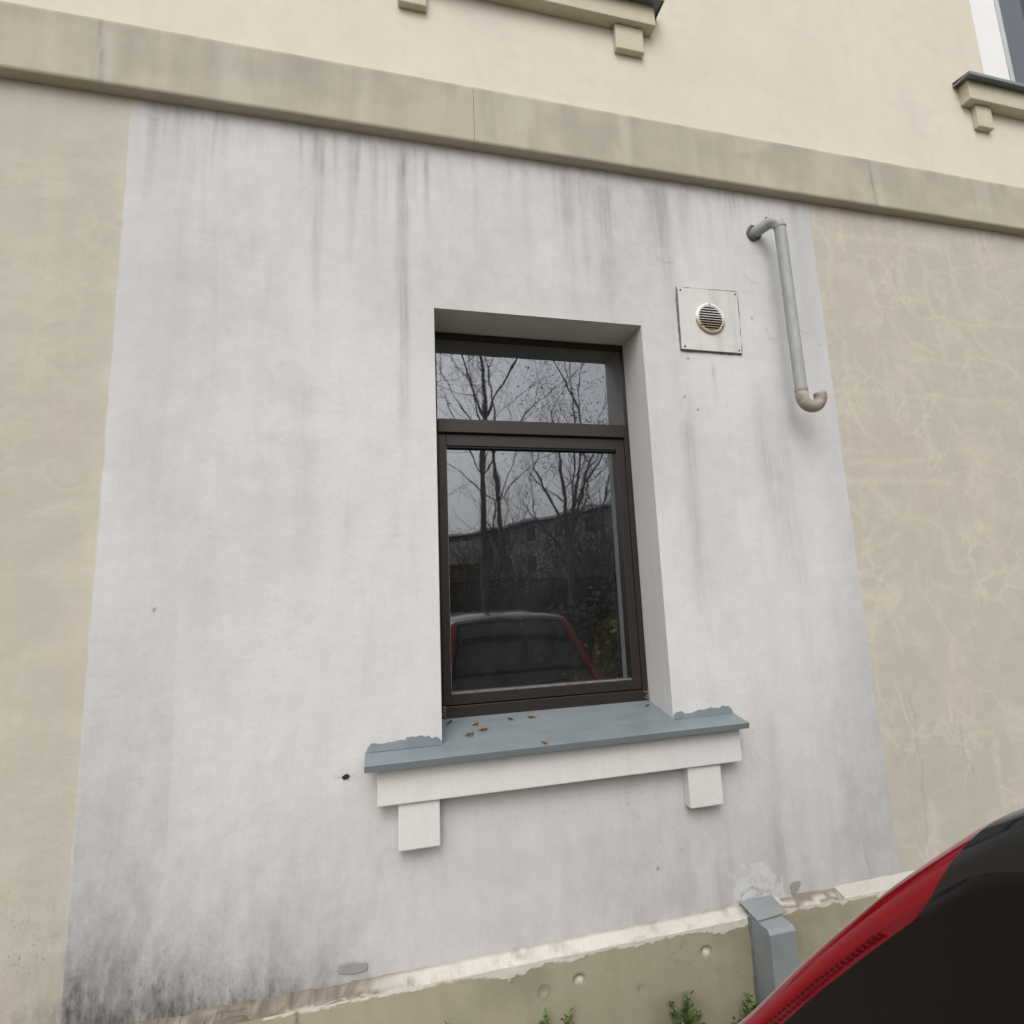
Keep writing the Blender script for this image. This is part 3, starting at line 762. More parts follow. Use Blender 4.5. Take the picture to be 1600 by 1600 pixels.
sill(-.022, 1.356, .988, 1.108, .056, ((.046, .185), (1.124, 1.266)), .838, .045, (-.062, 1.372, .10, 1.109, 1.131, 1.153, FY + .002), M_grey, True)['label'] = 'grey plastered sill of the lower window under a blue grey sheet cover'
sill(.010, 1.282, 4.338, 4.452, .056, ((.068, .190), (1.080, 1.226)), 4.202, .030, (-.03, 1.318, .09, 4.455, 0, 4.49, .10), M_creamtrim, False)
sill(3.241, 4.60, 4.338, 4.460, .056, ((3.308, 3.424), (4.40, 4.52)), 4.196, .030, (3.206, 4.64, .09, 4.463, 0, 4.50, .10), M_creamtrim, False)

# ---- upper windows, white frames
for (a, b, z0, z1) in UW:
    m = MB()
    y = .05
    z0 -= .12
    m.box(a + .002, a + .30, y, y + .06, z0, z1 - .002); m.box(b - .16, b - .002, y, y + .06, z0, z1 - .002)
    m.box(a + .302, b - .162, y, y + .06, z0, z0 + .18); m.box(a + .302, b - .162, y, y + .06, z1 - .12, z1 - .002)
    o = m.build('window', M_white, bld, bevel=.003)
    q = MB()
    q.box(a + .3005, a + .338, y - .002, y + .05, z0 + .1805, z1 - .1205)
    q.box(b - .190, b - .1605, y - .002, y + .05, z0 + .1805, z1 - .1205)
    q.build('glazing_bead', M_whitebar, o)
    q = MB(); q.add([(a + .30, y + .045, z0 + .17), (b - .16, y + .045, z0 + .17), (b - .16, y + .045, z1 - .12), (a + .30, y + .045, z1 - .12)], [(0, 1, 2, 3)])
    q.build('pane', M_glass, o)
    q = MB()
    nn = 60
    q.add([(a - .2 + (b - a + .4) * i / nn, .122 + .005 * math.sin(i * 1.3), zq) for zq in (z0 - .05, z1 + .1) for i in range(nn + 1)], [(i, i + 1, nn + 2 + i, nn + 1 + i) for i in range(nn)])
    q.build('curtain', M_curtain, o, smooth=True)
    m = MB(); z0 += .12
    for x in (a, b): m.add([(x, -.0005, z0 - .14), (x, .115, z0 - .14), (x, .115, z1), (x, -.0005, z1)], [(0, 1, 2, 3)])
    m.add([(a, -.0005, z1), (b, -.0005, z1), (b, .115, z1), (a, .115, z1)], [(0, 1, 2, 3)])
    m.build('window_reveal', M_cream, bld)
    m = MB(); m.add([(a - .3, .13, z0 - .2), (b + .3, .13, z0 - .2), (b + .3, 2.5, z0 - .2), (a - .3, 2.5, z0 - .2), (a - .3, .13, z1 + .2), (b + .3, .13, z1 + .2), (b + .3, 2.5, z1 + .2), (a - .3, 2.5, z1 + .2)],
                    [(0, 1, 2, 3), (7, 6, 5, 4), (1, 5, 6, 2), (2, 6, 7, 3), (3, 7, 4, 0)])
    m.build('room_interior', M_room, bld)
# eaves and body behind so that the house is a volume
m = MB(); m.box(BX0, BX1, -.35, 9, 7.6, 7.75); m.build('roof', simple('roof_sheet', (.10, .08, .075), None, .6), bld)
m = MB()
m.add([(BX0, .002, 0), (BX0, 9, 0), (BX0, 9, 7.6), (BX0, .002, 7.6), (BX1, .002, 0), (BX1, 9, 0), (BX1, 9, 7.6), (BX1, .002, 7.6)], [(0, 1, 2, 3), (7, 6, 5, 4), (1, 5, 6, 2)])
m.build('outer_wall', M_cream, bld)

# ---- marks: filler patches and a broken hole
def blob(name, pts, thick, mat, label, parent=bld):
    m = MB(); n = len(pts)
    cx = sum(p[0] for p in pts) / n; cz = sum(p[1] for p in pts) / n
    v = [(x, -.0025, z) for x, z in pts] + [(cx + (x - cx) * .93, -.0025 - thick, cz + (z - cz) * .93) for x, z in pts]
    m.add(v, [(i, (i + 1) % n, n + (i + 1) % n, n + i) for i in range(n)] + [tuple(n + i for i in range(n))])
    o = m.build(name, mat, parent); o['label'] = label
    return o
pts = []
for k in range(28):
    t = 2 * math.pi * k / 28
    c, s_ = math.cos(t), math.sin(t)
    pts.append((-.100 + .047 * c, .4985 - .08 * (.047 * c) + .0155 * s_ * (1.05 + .75 * abs(c) ** 3) + .0012 * math.sin(5 * t)))
blob('filler_patch', pts, .0012, M_filler, 'dark grey bone shaped filler patch low on the wall')
pts = []
for k in range(20):
    t = 2 * math.pi * k / 20
    pts.append((1.571 + (.024 + .004 * math.sin(3 * t)) * math.cos(t) + .008 * math.sin(t), .485 + .024 * math.sin(t) + .004 * math.cos(2 * t)))
blob('filler_patch', pts, .0012, M_filler, 'small dark grey filler patch right of the cable cover')
pts = []
for k in range(18):
    t = 2 * math.pi * k / 18
    pts.append((-.124 + (.012 + R.uniform(-.003, .003)) * math.cos(t), 1.079 + (.009 + R.uniform(-.003, .003)) * math.sin(t)))
blob('broken_hole', pts, .0008, M_hole, 'small broken hole in the plaster left of the sill')

# ---------------------------------------------------------------- vent plate and grille
vt = empty('vent_plate', (1.445, 0, 2.86), 'square painted cover plate with round louvred vent, right of the window', 'vent')
m = MB()
m.add([(1.288, -.003, 2.708), (1.594, -.003, 2.708), (1.604, -.003, 3.014), (1.294, -.003, 3.008), (1.290, -.011, 2.710), (1.592, -.011, 2.710), (1.602, -.011, 3.012), (1.296, -.011, 3.006)],
      [(0, 1, 5, 4), (1, 2, 6, 5), (2, 3, 7, 6), (3, 0, 4, 7), (4, 5, 6, 7)])
M_plate = plaster('plate_paint', [(.62, .62, .60), (.58, .58, .565)], (.28, .28, .27), .55, .6)
m.build('plate', M_plate, vt)
m = MB(); ring = []
ed = [(1.2875, 2.7075), (1.5945, 2.7075), (1.6045, 3.0145), (1.2935, 3.0085)]
for k in range(4):
    (xa, za), (xb, zb) = ed[k], ed[(k + 1) % 4]
    pts = []
    for q in range(13):
        f = q / 12
        pts.append((xa + (xb - xa) * f + R.uniform(-.0012, .0012), -.004, za + (zb - za) * f + R.uniform(-.0012, .0012)))
    m.tube(pts, [R.uniform(.0028, .0058) for _ in pts], 5)
m.build('edge_gap', M_collar, vt)
for x, z in ((1.307, 2.993), (1.590, 2.999), (1.304, 2.722), (1.580, 2.722)):
    m = MB(); m.tube([(x, -.0108, z), (x + .001, -.0135, z)], .0042, 8); m.build('screw', M_screw, vt)
vx, vz, vr = 1.445, 2.864, .0735
m = MB(); n = 40
prof = [(vr, -.0105), (vr, -.017), (vr - .003, -.020), (.0605, -.0205), (.0585, -.017), (.0585, -.0115)]
v, f = [], []
for k in range(n):
    t = 2 * math.pi * k / n
    for r_, y in prof: v.append((vx + r_ * math.cos(t), y, vz + r_ * math.sin(t)))
L = len(prof)
for k in range(n):
    for q in range(L - 1):
        a, b = k * L + q, ((k + 1) % n) * L + q
        f.append((a, a + 1, b + 1, b))
m.add(v, f)
def vent_mat():
    mt, ns, ls, b = new_mat('vent_enamel')
    tc = ns.new('ShaderNodeTexCoord'); sp = ns.new('ShaderNodeSeparateXYZ'); ls.new(tc.outputs['Object'], sp.inputs[0])
    ad = nd(ns, 'ShaderNodeMath', operation='MULTIPLY_ADD'); ls.new(noise(ns, ls, 45, 4), ad.inputs[0]); ad.inputs[1].default_value = -.05; ls.new(sp.outputs['Z'], ad.inputs[2])
    fct = ramp(ns, ls, ad.outputs[0], 2.815, 2.850, 1, 0)          # rust-brown deposit on the lower half
    c = mixc(ns, ls, fct, (.72, .72, .71), (.36, .29, .20))
    ls.new(c, b.inputs['Base Color']); b.inputs['Roughness'].default_value = .3
    return mt
M_vent = vent_mat()
gr = m.build('grille', M_vent, vt, smooth=True)
m = MB(); m.tube([(vx, -.0100, vz), (vx, -.0116, vz)], .0600, 32); m.build('duct_mouth', M_hole, vt)
for k in range(10):
    z = vz - .0545 + k * .0121
    hw = math.sqrt(max(.0595 ** 2 - (z - vz) ** 2, 1e-6)) - .0004
    m = MB(); m.add([(vx - hw, -.0205, z - .0012), (vx + hw, -.0205, z - .0012), (vx + hw, -.0135, z + .0052), (vx - hw, -.0135, z + .0052),
                     (vx - hw, -.0205, z + .0004), (vx + hw, -.0205, z + .0004), (vx + hw, -.0135, z + .0068), (vx - hw, -.0135, z + .0068)],
                    [(0, 1, 5, 4), (0, 3, 2, 1), (4, 5, 6, 7), (2, 3, 7, 6)])
    m.build('slat', M_vent, vt)
for t in (90, 215, 325):
    x, z = vx + .0665 * math.cos(math.radians(t)), vz + .0665 * math.sin(math.radians(t))
    m = MB(); m.tube([(x, -.020, z), (x, -.0222, z)], .0034, 8); m.build('screw', M_screw, vt)

# ---------------------------------------------------------------- bent pipe
pp = empty('vent_pipe', (1.74, 0, 3.337), 'grey painted bent pipe on the wall hooking up at its lower end', 'pipe')
PR = .0255
path = [(1.737, .01, 3.333), (1.745, -.02, 3.337), (1.768, -.062, 3.344)]
ex, ey, ez = 1.800, -.102, 3.348
for k in range(1, 9):
    t = k / 8 * math.pi / 2
    path.append((1.768 + (ex - 1.768) * math.sin(t), -.062 + (ey + .062) * math.sin(t), ez - .046 * (1 - math.cos(t))))
m = MB(); m.tube(path, PR + .0012, 20, cap=False); m.build('elbow', M_pipe, pp, smooth=True)
m = MB(); m.tube([(1.800, -.102, 3.310), (1.801, -.102, 3.0), (1.803, -.101, 2.70), (1.804, -.101, 2.492)], PR, 20, cap=False)
m.build('downpipe', M_pipe, pp, smooth=True)
m = MB(); m.tube([(1.800, -.102, 3.308), (1.800, -.102, 3.300)], PR + .0025, 20, cap=False); m.build('joint_ring', M_pipe, pp, smooth=True)
m = MB(); m.tube([(1.804, -.101, 2.512), (1.804, -.101, 2.502)], PR + .0024, 20, cap=False); m.build('joint_ring', M_rust, pp, smooth=True)
hook = [(1.804, -.101, 2.505)]
for k in range(0, 13):
    t = math.radians(180 + k * 15.5)
    hook.append((1.804 + .043 + .043 * math.cos(t), -.101 - .012 * k / 12, 2.478 + .046 * math.sin(t)))
hook.append((hook[-1][0] - .003, -.113, hook[-1][2] + .014))
m = MB(); m.tube(hook, PR + .0012, 20, cap=False)
ho = m.build('hook', M_rust, pp, smooth=True)
so = ho.modifiers.new('solid', 'SOLIDIFY'); so.thickness = .003; so.offset = -1
q = MB(); q.tube([hook[-2], hook[-3]], PR - .004, 16); q.build('pipe_bore', M_hole, pp)
m = MB()
ring = []
for k in range(17):
    t = 2 * math.pi * k / 16
    ring.append((1.738 + .032 * math.cos(t) + R.uniform(-.003, .003), -.006, 3.335 + .032 * math.sin(t) + R.uniform(-.003, .003)))
m.tube(ring, [R.uniform(.006, .010) for _ in ring], 6)
m.build('sealant_collar', M_collar, pp, smooth=True)
m = MB(); m.tube([(1.765, -.066, 3.372), (1.763, -.069, 3.376)], .007, 8); m.build('bolt', M_collar, pp)

# ---------------------------------------------------------------- cable cover
cc = empty('cable_cover', (1.37, -.11, 0), 'grey sheet metal cable cover standing against the plinth beside the car', 'cover')
m = MB()
bx0, bx1, by0, by1, zt = 1.316, 1.424, -.171, -.056, .457
m.box(bx0, bx1, by0, by1, 0, zt - .012)
m.add([(bx0, by0, zt - .012), (bx1, by0, zt - .012), (bx1, by1, zt - .012), (bx0, by1, zt - .012), (bx0, by0 + .012, zt), (bx1, by0 + .012, zt), (bx1, by1, zt), (bx0, by1, zt)],
      [(0, 1, 5, 4), (1, 2, 6, 5), (3, 0, 4, 7), (4, 5, 6, 7)])
m.build('casing', M_tin, cc, bevel=.003)
m = MB()
m.add([(1.312, -.112, .460), (1.448, -.100, .462), (1.460, -.002, .470), (1.318, -.002, .468), (1.312, -.112, .463), (1.448, -.100, .465), (1.460, -.002, .473), (1.318, -.002, .471)],
      [(0, 3, 2, 1), (4, 5, 6, 7), (0, 1, 5, 4), (1, 2, 6, 5), (2, 3, 7, 6), (3, 0, 4, 7)])
m.build('top_flap', M_tin, cc)
m = MB(); m.tube([(1.313, -.062, z) for z in np.linspace(0, .45, 24)], [R.uniform(.003, .007) for _ in range(24)], 5); m.build('sealant', M_bead, cc)
for x, z in ((1.40, .30), (1.395, .285)):
    m = MB(); m.tube([(x, -.1711, z), (x, -.1722, z)], .0035, 6); m.build('rust_spot', M_hole, cc)

# ---------------------------------------------------------------- dry leaves on the sill
def leaf_mesh(seed):
    r = random.Random(seed); m = MB(); n = 6
    L, Wd = r.uniform(.010, .015), r.uniform(.0055, .009)
    v = []
    for i in range(n + 1):
        t = i / n
        w = Wd * math.sin(math.pi * min(1, t * .92 + .04)) * (1 + .35 * math.sin(9 * t + seed))
        cz = .004 * math.sin(math.pi * t) + .002 * r.random()
        v += [(L * (2 * t - 1), -w, cz + .005 * r.random()), (L * (2 * t - 1), 0, cz), (L * (2 * t - 1), w, cz + .005 * r.random())]
    f = []
    for i in range(n): f += [(3 * i, 3 * i + 3, 3 * i + 4, 3 * i + 1), (3 * i + 1, 3 * i + 4, 3 * i + 5, 3 * i + 2)]
    m.add(v, f); m.tube([(L * .9, 0, .003), (L * 1.5, .002, .006)], .0006, 4)
    return m.mesh('dry_leaf')
LV = [(.244, .147, 'dry brown leaf in the left corner of the sill, against the frame'), (.338, .117, 'dry brown leaf on the sill, second from the left frame corner'),
      (.359, .069, 'dry brown leaf lying on the sill just in front of two others'), (.305, .034, 'pale curled dry leaf, largest at the left of the sill'),
      (.480, .129, 'dry leaf against the window frame, left one of the middle pair'), (.566, .132, 'dry leaf against the window frame, right one of the middle pair'),
      (.556, -.075, 'dry dark leaf alone near the front edge of the sill'), (1.068, .135, 'dry brown leaf in the right corner of the sill')]
for k, (x, y, lb) in enumerate(LV):
    o = link('dry_leaf', leaf_mesh(k), M_leaf)
    o.location = (x, y, 1.1535 + .218 * y + .0012); o.rotation_euler = (.2, 0, R.uniform(0, 6))
    o.scale = (1.6, 1.6, 1.3) if k == 3 else (1.25, 1.25, 1.2)
    tag(o, lb, 'leaf', 'dry leaves on the sill')

# ---------------------------------------------------------------- weeds at the foot of the wall
def weed(x, y, h, n, spread, seed, label):
    r = random.Random(seed)
    o = empty('weed', (x, y, .012), label, 'weed', 'weeds at the foot of the wall')
    st, lf = MB(), MB()
    for k in range(n):
        a, ln = r.uniform(0, 6.28), h * r.uniform(.6, 1.0)
        dx, dy = math.cos(a) * spread * r.uniform(.2, 1), math.sin(a) * spread * .5 * r.uniform(.2, 1)
        pts = [Vector((x + dx * t ** 1.4, min(y + dy * t ** 1.4, -.075), .012 + ln * t)) for t in np.linspace(0, 1, 7)]
        st.tube(pts, [.0022 * (1 - .7 * t) for t in np.linspace(0, 1, 7)], 5)
        for q in range(30):
            t = .25 + .75 * (q + r.random()) / 24
            i = min(int(t * 6), 5); p = pts[i].lerp(pts[i + 1], t * 6 - i)
            b = r.uniform(0, 6.28); d = Vector((math.cos(b), math.sin(b) * .7, r.uniform(.2, .9))).normalized()
            ll = r.uniform(.022, .044) * (1.15 - .6 * t)
            side = d.cross(Vector((0, 0, 1))).normalized()
            st.tube([p, p + d * ll], .0007, 3, False)
            for s_ in range(5):                      # feathery leaflets
                c = p + d * ll * (.35 + .16 * s_)
                for sg in (-1, 1):
                    e = (side * sg + d * .6).normalized() * ll * (.42 - .05 * s_)
                    w = d * .0040 + Vector((0, 0, .0026))
                    lf.add([c, c + e * .55 + w, c + e, c + e * .55 - w], [(0, 1, 2, 3)])
            tip = p + d * ll
            lf.add([tip - d * .003, tip + side * .0025 + d * .002, tip + d * .008, tip - side * .0025 + d * .002], [(0, 1, 2, 3)])
    st.build('stem', M_stem, o); lf.build('foliage', M_weed, o)
weed(.985, -.105, .236, 9, .075, 1, 'tall bushy green weed in front of the plinth, left of the cable cover')
weed(1.225, -.125, .205, 7, .055, 2, 'green weed growing right against the cable cover')
weed(.500, -.10, .270, 4, .030, 3, 'small green weed tip in front of the plinth, leftmost green one')
weed(.590, -.10, .250, 4, .030, 4, 'small green weed tip, second from the left')
dr = MB()
for k in range(5):
    a = .07 * k
    dr.tube([(.205 + .004 * k, -.09, .01), (.20 + .006 * k, -.095, .15), (.19 + .012 * k, -.10, .345 - .008 * k)], [.0016, .0013, .0009], 5)
    dr.tube([(.19 + .012 * k, -.10, .345 - .008 * k), (.182 + .014 * k, -.10, .358 - .008 * k)], [.0025, .0012], 5)
tag(dr.build('dry_stalks', M_dry), 'thin dry stalks standing in front of the plinth below the window', 'stalks')

# ---------------------------------------------------------------- the car: hatchback backed up to the wall
car = empty('parked_car', (.94, -2.9, 0), 'black hatchback with tall red tail lamps backed up to the wall', 'car')
def paint(name, col, rough=.25, coat=1.0):
    m, ns, ls, b = new_mat(name)
    b.inputs['Base Color'].default_value = (*col, 1)
    ls.new(ramp(ns, ls, noise(ns, ls, 25, 4), .3, .7, rough * .8, rough * 1.2), b.inputs['Roughness'])
    b.inputs['Coat Weight'].default_value = coat; b.inputs['Coat Roughness'].default_value = .04
    return m
M_car = paint('black_car_paint', (.0045, .0032, .0028), .20, .10)
M_car.node_tree.nodes['Principled BSDF'].inputs['Specular IOR Level'].default_value = .13
M_trim = paint('black_gloss_trim', (.008, .008, .009), .15, .35)
M_trim.node_tree.nodes['Principled BSDF'].inputs['Specular IOR Level'].default_value = .25
M_lamp = paint('red_lamp_lens', (.22, .002, .008), .07, .35)
M_lamp.node_tree.nodes['Principled BSDF'].inputs['Specular IOR Level'].default_value = .12
M_lampdark = paint('dark_red_lamp_rib', (.11, .002, .006), .4, .1)
M_lampedge = paint('deep_red_lamp_edge', (.15, .002, .007), .18, .05)
M_lampedge.node_tree.nodes['Principled BSDF'].inputs['Specular IOR Level'].default_value = .08
M_lampdark.node_tree.nodes['Principled BSDF'].inputs['Specular IOR Level'].default_value = .03
M_tyre = simple('tyre_rubber', (.02, .02, .02), None, .85)
M_rim = simple('alloy_rim', (.45, .45, .46), None, .3, metal=.9)
M_plastic = simple('black_plastic', (.018, .018, .018), None, .6)
M_lampw = paint('clear_lamp', (.6, .6, .62), .1, 1)
CX = .94
ST = [(-.955, .30), (-.935, .38), (-.930, .48), (-.940, .58), (-.965, .625), (-.995, .66), (-1.02, .78), (-1.055, .88), (-1.10, .94), (-1.16, .99),
      (-1.235, 1.05), (-1.30, 1.108), (-1.36, 1.170), (-1.42, 1.250), (-1.48, 1.324), (-1.54, 1.392), (-1.565, 1.418), (-1.59, 1.443), (-1.61, 1.463), (-1.63, 1.482), (-1.645, 1.493), (-1.66, 1.503), (-1.68, 1.511), (-1.70, 1.517), (-1.78, 1.529),
      (-1.95, 1.536), (-2.2, 1.538), (-2.5, 1.535), (-2.8, 1.525), (-3.05, 1.505), (-3.25, 1.465), (-3.45, 1.36), (-3.65, 1.235), (-3.85, 1.105), (-4.0, 1.01), (-4.1, .975),
      (-4.35, .945), (-4.6, .905), (-4.8, .85), (-4.93, .76), (-4.98, .62), (-5.0, .48), (-4.99, .36), (-4.96, .28)]
WZ = [(.15, .72), (.28, .765), (.45, .785), (.65, .79), (.80, .765), (.90, .70), (.97, .63), (1.05, .580), (1.16, .540), (1.30, .505), (1.46, .472), (1.55, .452)]
def hw(z):
    return float(np.interp(z, [a for a, _ in WZ], [b for _, b in WZ]))
def taper(y):
    return float(np.interp(y, [-5.0, -4.9, -4.6, -4.0, -1.4, -1.15, -.99, -.93], [.70, .82, .93, 1, 1, .985, .95, .90]))
NT, NA, NU, NL = 10, 7, 9, 12
SY, SH = [-a for a, _ in ST], [b for _, b in ST]
def section(y, h):
    tp = taper(y)
    r = .038 if -4.0 < y < -1.0 else .05
    r = min(r, max(.02, (h - .2) * .3))
    crown = .022
    wt = hw(h - r) * tp
    belt = min(.90, h - r - .06)
    pr = []
    flat = wt - r
    us = list(np.linspace(0, flat - .075, NT - 3)) + [flat - .05, flat - .022, flat]
    for u in us: pr.append((u, h - crown * (u / max(flat, .01)) ** 2))
    for k in range(1, NA + 1):
        t = k / NA * math.pi / 2
        pr.append((flat + r * math.sin(t), h - crown - r * (1 - math.cos(t))))
    z0 = h - crown - r
    lampw = float(np.interp(y, [-1.64, -1.55, -1.3, -1.1], [.006, .014, .022, .026]))
    zl = [z0 - lampw, z0 - lampw - .012] + list(np.linspace(z0 - lampw - .03, belt, NU - 2))
    for z in zl: pr.append((hw(min(z, h - r)) * tp, z))
    for z in np.linspace(belt, .17, NL + 1)[1:]: pr.append((hw(z) * tp, z))
    return pr
rows = []
for (y, h) in ST:
    base = section(y, h)
    sl = .085 * float(np.interp(y, [-1.85, -1.63, -1.40], [0, 1, 0]))       # the lamp's upper end is cut on a slant
    row = []
    for j in range(len(base)):
        f = float(np.interp(j, [NT - 2, NT + NA, NT + NA + 2, NT + NA + NU], [0, 1, 1, 0])) * sl
        if f > 1e-4:
            yy = y + f
            hh = float(np.interp(-yy, SY[9:30], SH[9:30]))
            u, z = section(yy, hh)[j]
            row.append((yy, u, z))
        else:
            row.append((y, *base[j]))
    rows.append(row)
NJ = len(rows[0])
jt, ja, js = NT - 1, NT - 1 + NA, NT - 1 + NA      # end of top, end of arc
parts = {}
def part_of(i, j, side):
    y = (ST[i][0] + ST[i + 1][0]) / 2
    lamp_y = -1.655 < y < -1.08
    if lamp_y and j == ja: return ('lamp_edge', M_lampedge, side)
    if lamp_y and jt - 1 <= j < ja: return ('tail_lamp', M_lamp, side)
    if -1.62 < y < -1.17 and j < jt - 2: return ('rear_window', M_carglass, 0)
    if -3.98 < y < -3.27 and j < jt - 1: return ('windscreen', M_carglass, 0)
    if -3.5 < y < -1.82 and ja + 3 <= j < ja + NU - 1:
        if -2.62 < y < -2.48: return ('body', M_car, 0)
        return ('side_window', M_carglass, side * 10 + (1 if y > -2.55 else 2))
    if -3.2 < y < -1.655 and jt - 1 <= j < ja: return ('roof_rail', M_trim, side)
    if -3.25 < y < -1.625 and j < jt: return ('roof', M_trim, 0)
    if y > -.99: return ('rear_bumper', M_car, 0)
    if y < -4.86: return ('front_bumper', M_car, 0)
    if -4.95 < y < -4.7 and jt <= j < ja + 3: return ('headlight', M_lampw, side)
    return ('body', M_car, 0)
for side in (-1, 1):
    for i in range(len(ST) - 1):
        for j in range(NJ - 1):
            q = [rows[i][j], rows[i][j + 1], rows[i + 1][j + 1], rows[i + 1][j]]
            vs = [(CX + side * u, y, z) for (y, u, z) in q]
            if side > 0: vs.reverse()
            parts.setdefault(part_of(i, j, side), []).append(vs)
for (nm, mt, _), qs in parts.items():
    bm = bmesh.new()
    for vs in qs:
        try: bm.faces.new([bm.verts.new(v) for v in vs])
        except ValueError: pass
    bmesh.ops.remove_doubles(bm, verts=bm.verts, dist=1e-5)
    bmesh.ops.dissolve_degenerate(bm, edges=bm.edges, dist=1e-5)
    bmesh.ops.recalc_face_normals(bm, faces=bm.faces)
    bm.normal_update()
    if sum((f.calc_center_median() - Vector((CX, -2.6, .75))).dot(f.normal) * f.calc_area() for f in bm.faces) < 0:
        bmesh.ops.reverse_faces(bm, faces=bm.faces)
    me = bpy.data.meshes.new(nm); bm.to_mesh(me); bm.free()
    o = link(nm, me, mt, car, True)
    sb = o.modifiers.new('smooth', 'SUBSURF'); sb.levels = sb.render_levels = 2; sb.boundary_smooth = 'PRESERVE_CORNERS'
    if nm == 'tail_lamp':
        # ribs of the light guide along the lamp
        sd_ = -1 if me.vertices[0].co.x < CX else 1
        for k in range(38):
            f = k / 37
            y = -1.34 - .21 * f
            h = float(np.interp(-y, [-a for a, _ in ST], [b for _, b in ST]))
            z = h - .022 - .038 - .004
            w = hw(z) - .0009
            rb = MB(); rb.box(-.0009, .0009, -.0032, .0032, -.0010, .0010)
            me2 = rb.mesh('lamp_rib')
            me2.transform(Matrix.Translation((CX + sd_ * w, y, z)) @ Matrix.Rotation(-math.radians(47), 4, 'X'))
            link('lamp_rib', me2, M_lampdark, o)
# floor pan, cabin trim, wheels
m = MB(); m.box(CX - .66, CX + .66, -4.8, -1.05, .17, .30); m.build('floor_pan', M_plastic, car)
m = MB(); m.box(CX - .58, CX + .58, -3.9, -1.25, .88, .90); m.build('parcel_shelf', M_plastic, car)
for x in (CX - .36, CX + .36):
    for y in (-2.05, -3.0):
        m = MB(); m.box(x - .22, x + .22, y - .06, y + .06, .55, 1.12); m.box(x - .12, x + .12, y - .05, y + .05, 1.14, 1.32)
        m.build('car_seat', M_plastic, car, bevel=.03)
for sx in (-1, 1):
    for y in (-1.72, -4.2):
        m = MB(); xo = CX + sx * .60; xi = CX + sx * .795
        a = []
        for rr, xx in ((.20, xi), (.285, xi), (.305, xi - sx * .03), (.305, xo), (.2, xo)): a.append((rr, xx))
        n = 36; v, f = [], []
        for k in range(n):
            t = 2 * math.pi * k / n
            for rr, xx in a: v.append((xx, y + rr * math.cos(t), .305 + rr * math.sin(t)))
        for k in range(n):
            for q in range(4): f.append((k * 5 + q, k * 5 + q + 1, ((k + 1) % n) * 5 + q + 1, ((k + 1) % n) * 5 + q))
        m.add(v, f); w = m.build('wheel', M_tyre, car, True)
        m = MB()
        for k in range(7):
            t = 2 * math.pi * k / 7
            m.tube([(xi - sx * .01, y, .305), (xi - sx * .015, y + .2 * math.cos(t), .305 + .2 * math.sin(t))], [.03, .018], 6)
        m.tube([(xi - sx * .05, y, .305), (xi - sx * .006, y, .305)], .05, 14)
        m.build('rim', M_rim, w)
        m = MB(); arc = [(CX + sx * .775, y + .35 * math.cos(t), .305 + .35 * math.sin(t)) for t in np.linspace(-.2, math.pi + .2, 20)]
        m.tube(arc, .028, 6); m.build('wheel_arch', M_plastic, car)
m = MB(); m.tube([(CX, -1.205, 1.06), (CX + .30, -1.215, 1.072)], .008, 6); m.tube([(CX, -1.17, 1.03), (CX, -1.215, 1.06)], .014, 8); m.build('rear_wiper', M_plastic, car)
m = MB(); m.box(CX - .26, CX + .26, -.972, -.966, .70, .81); m.build('number_plate', simple('plate_white', (.7, .7, .7), None, .4), car)

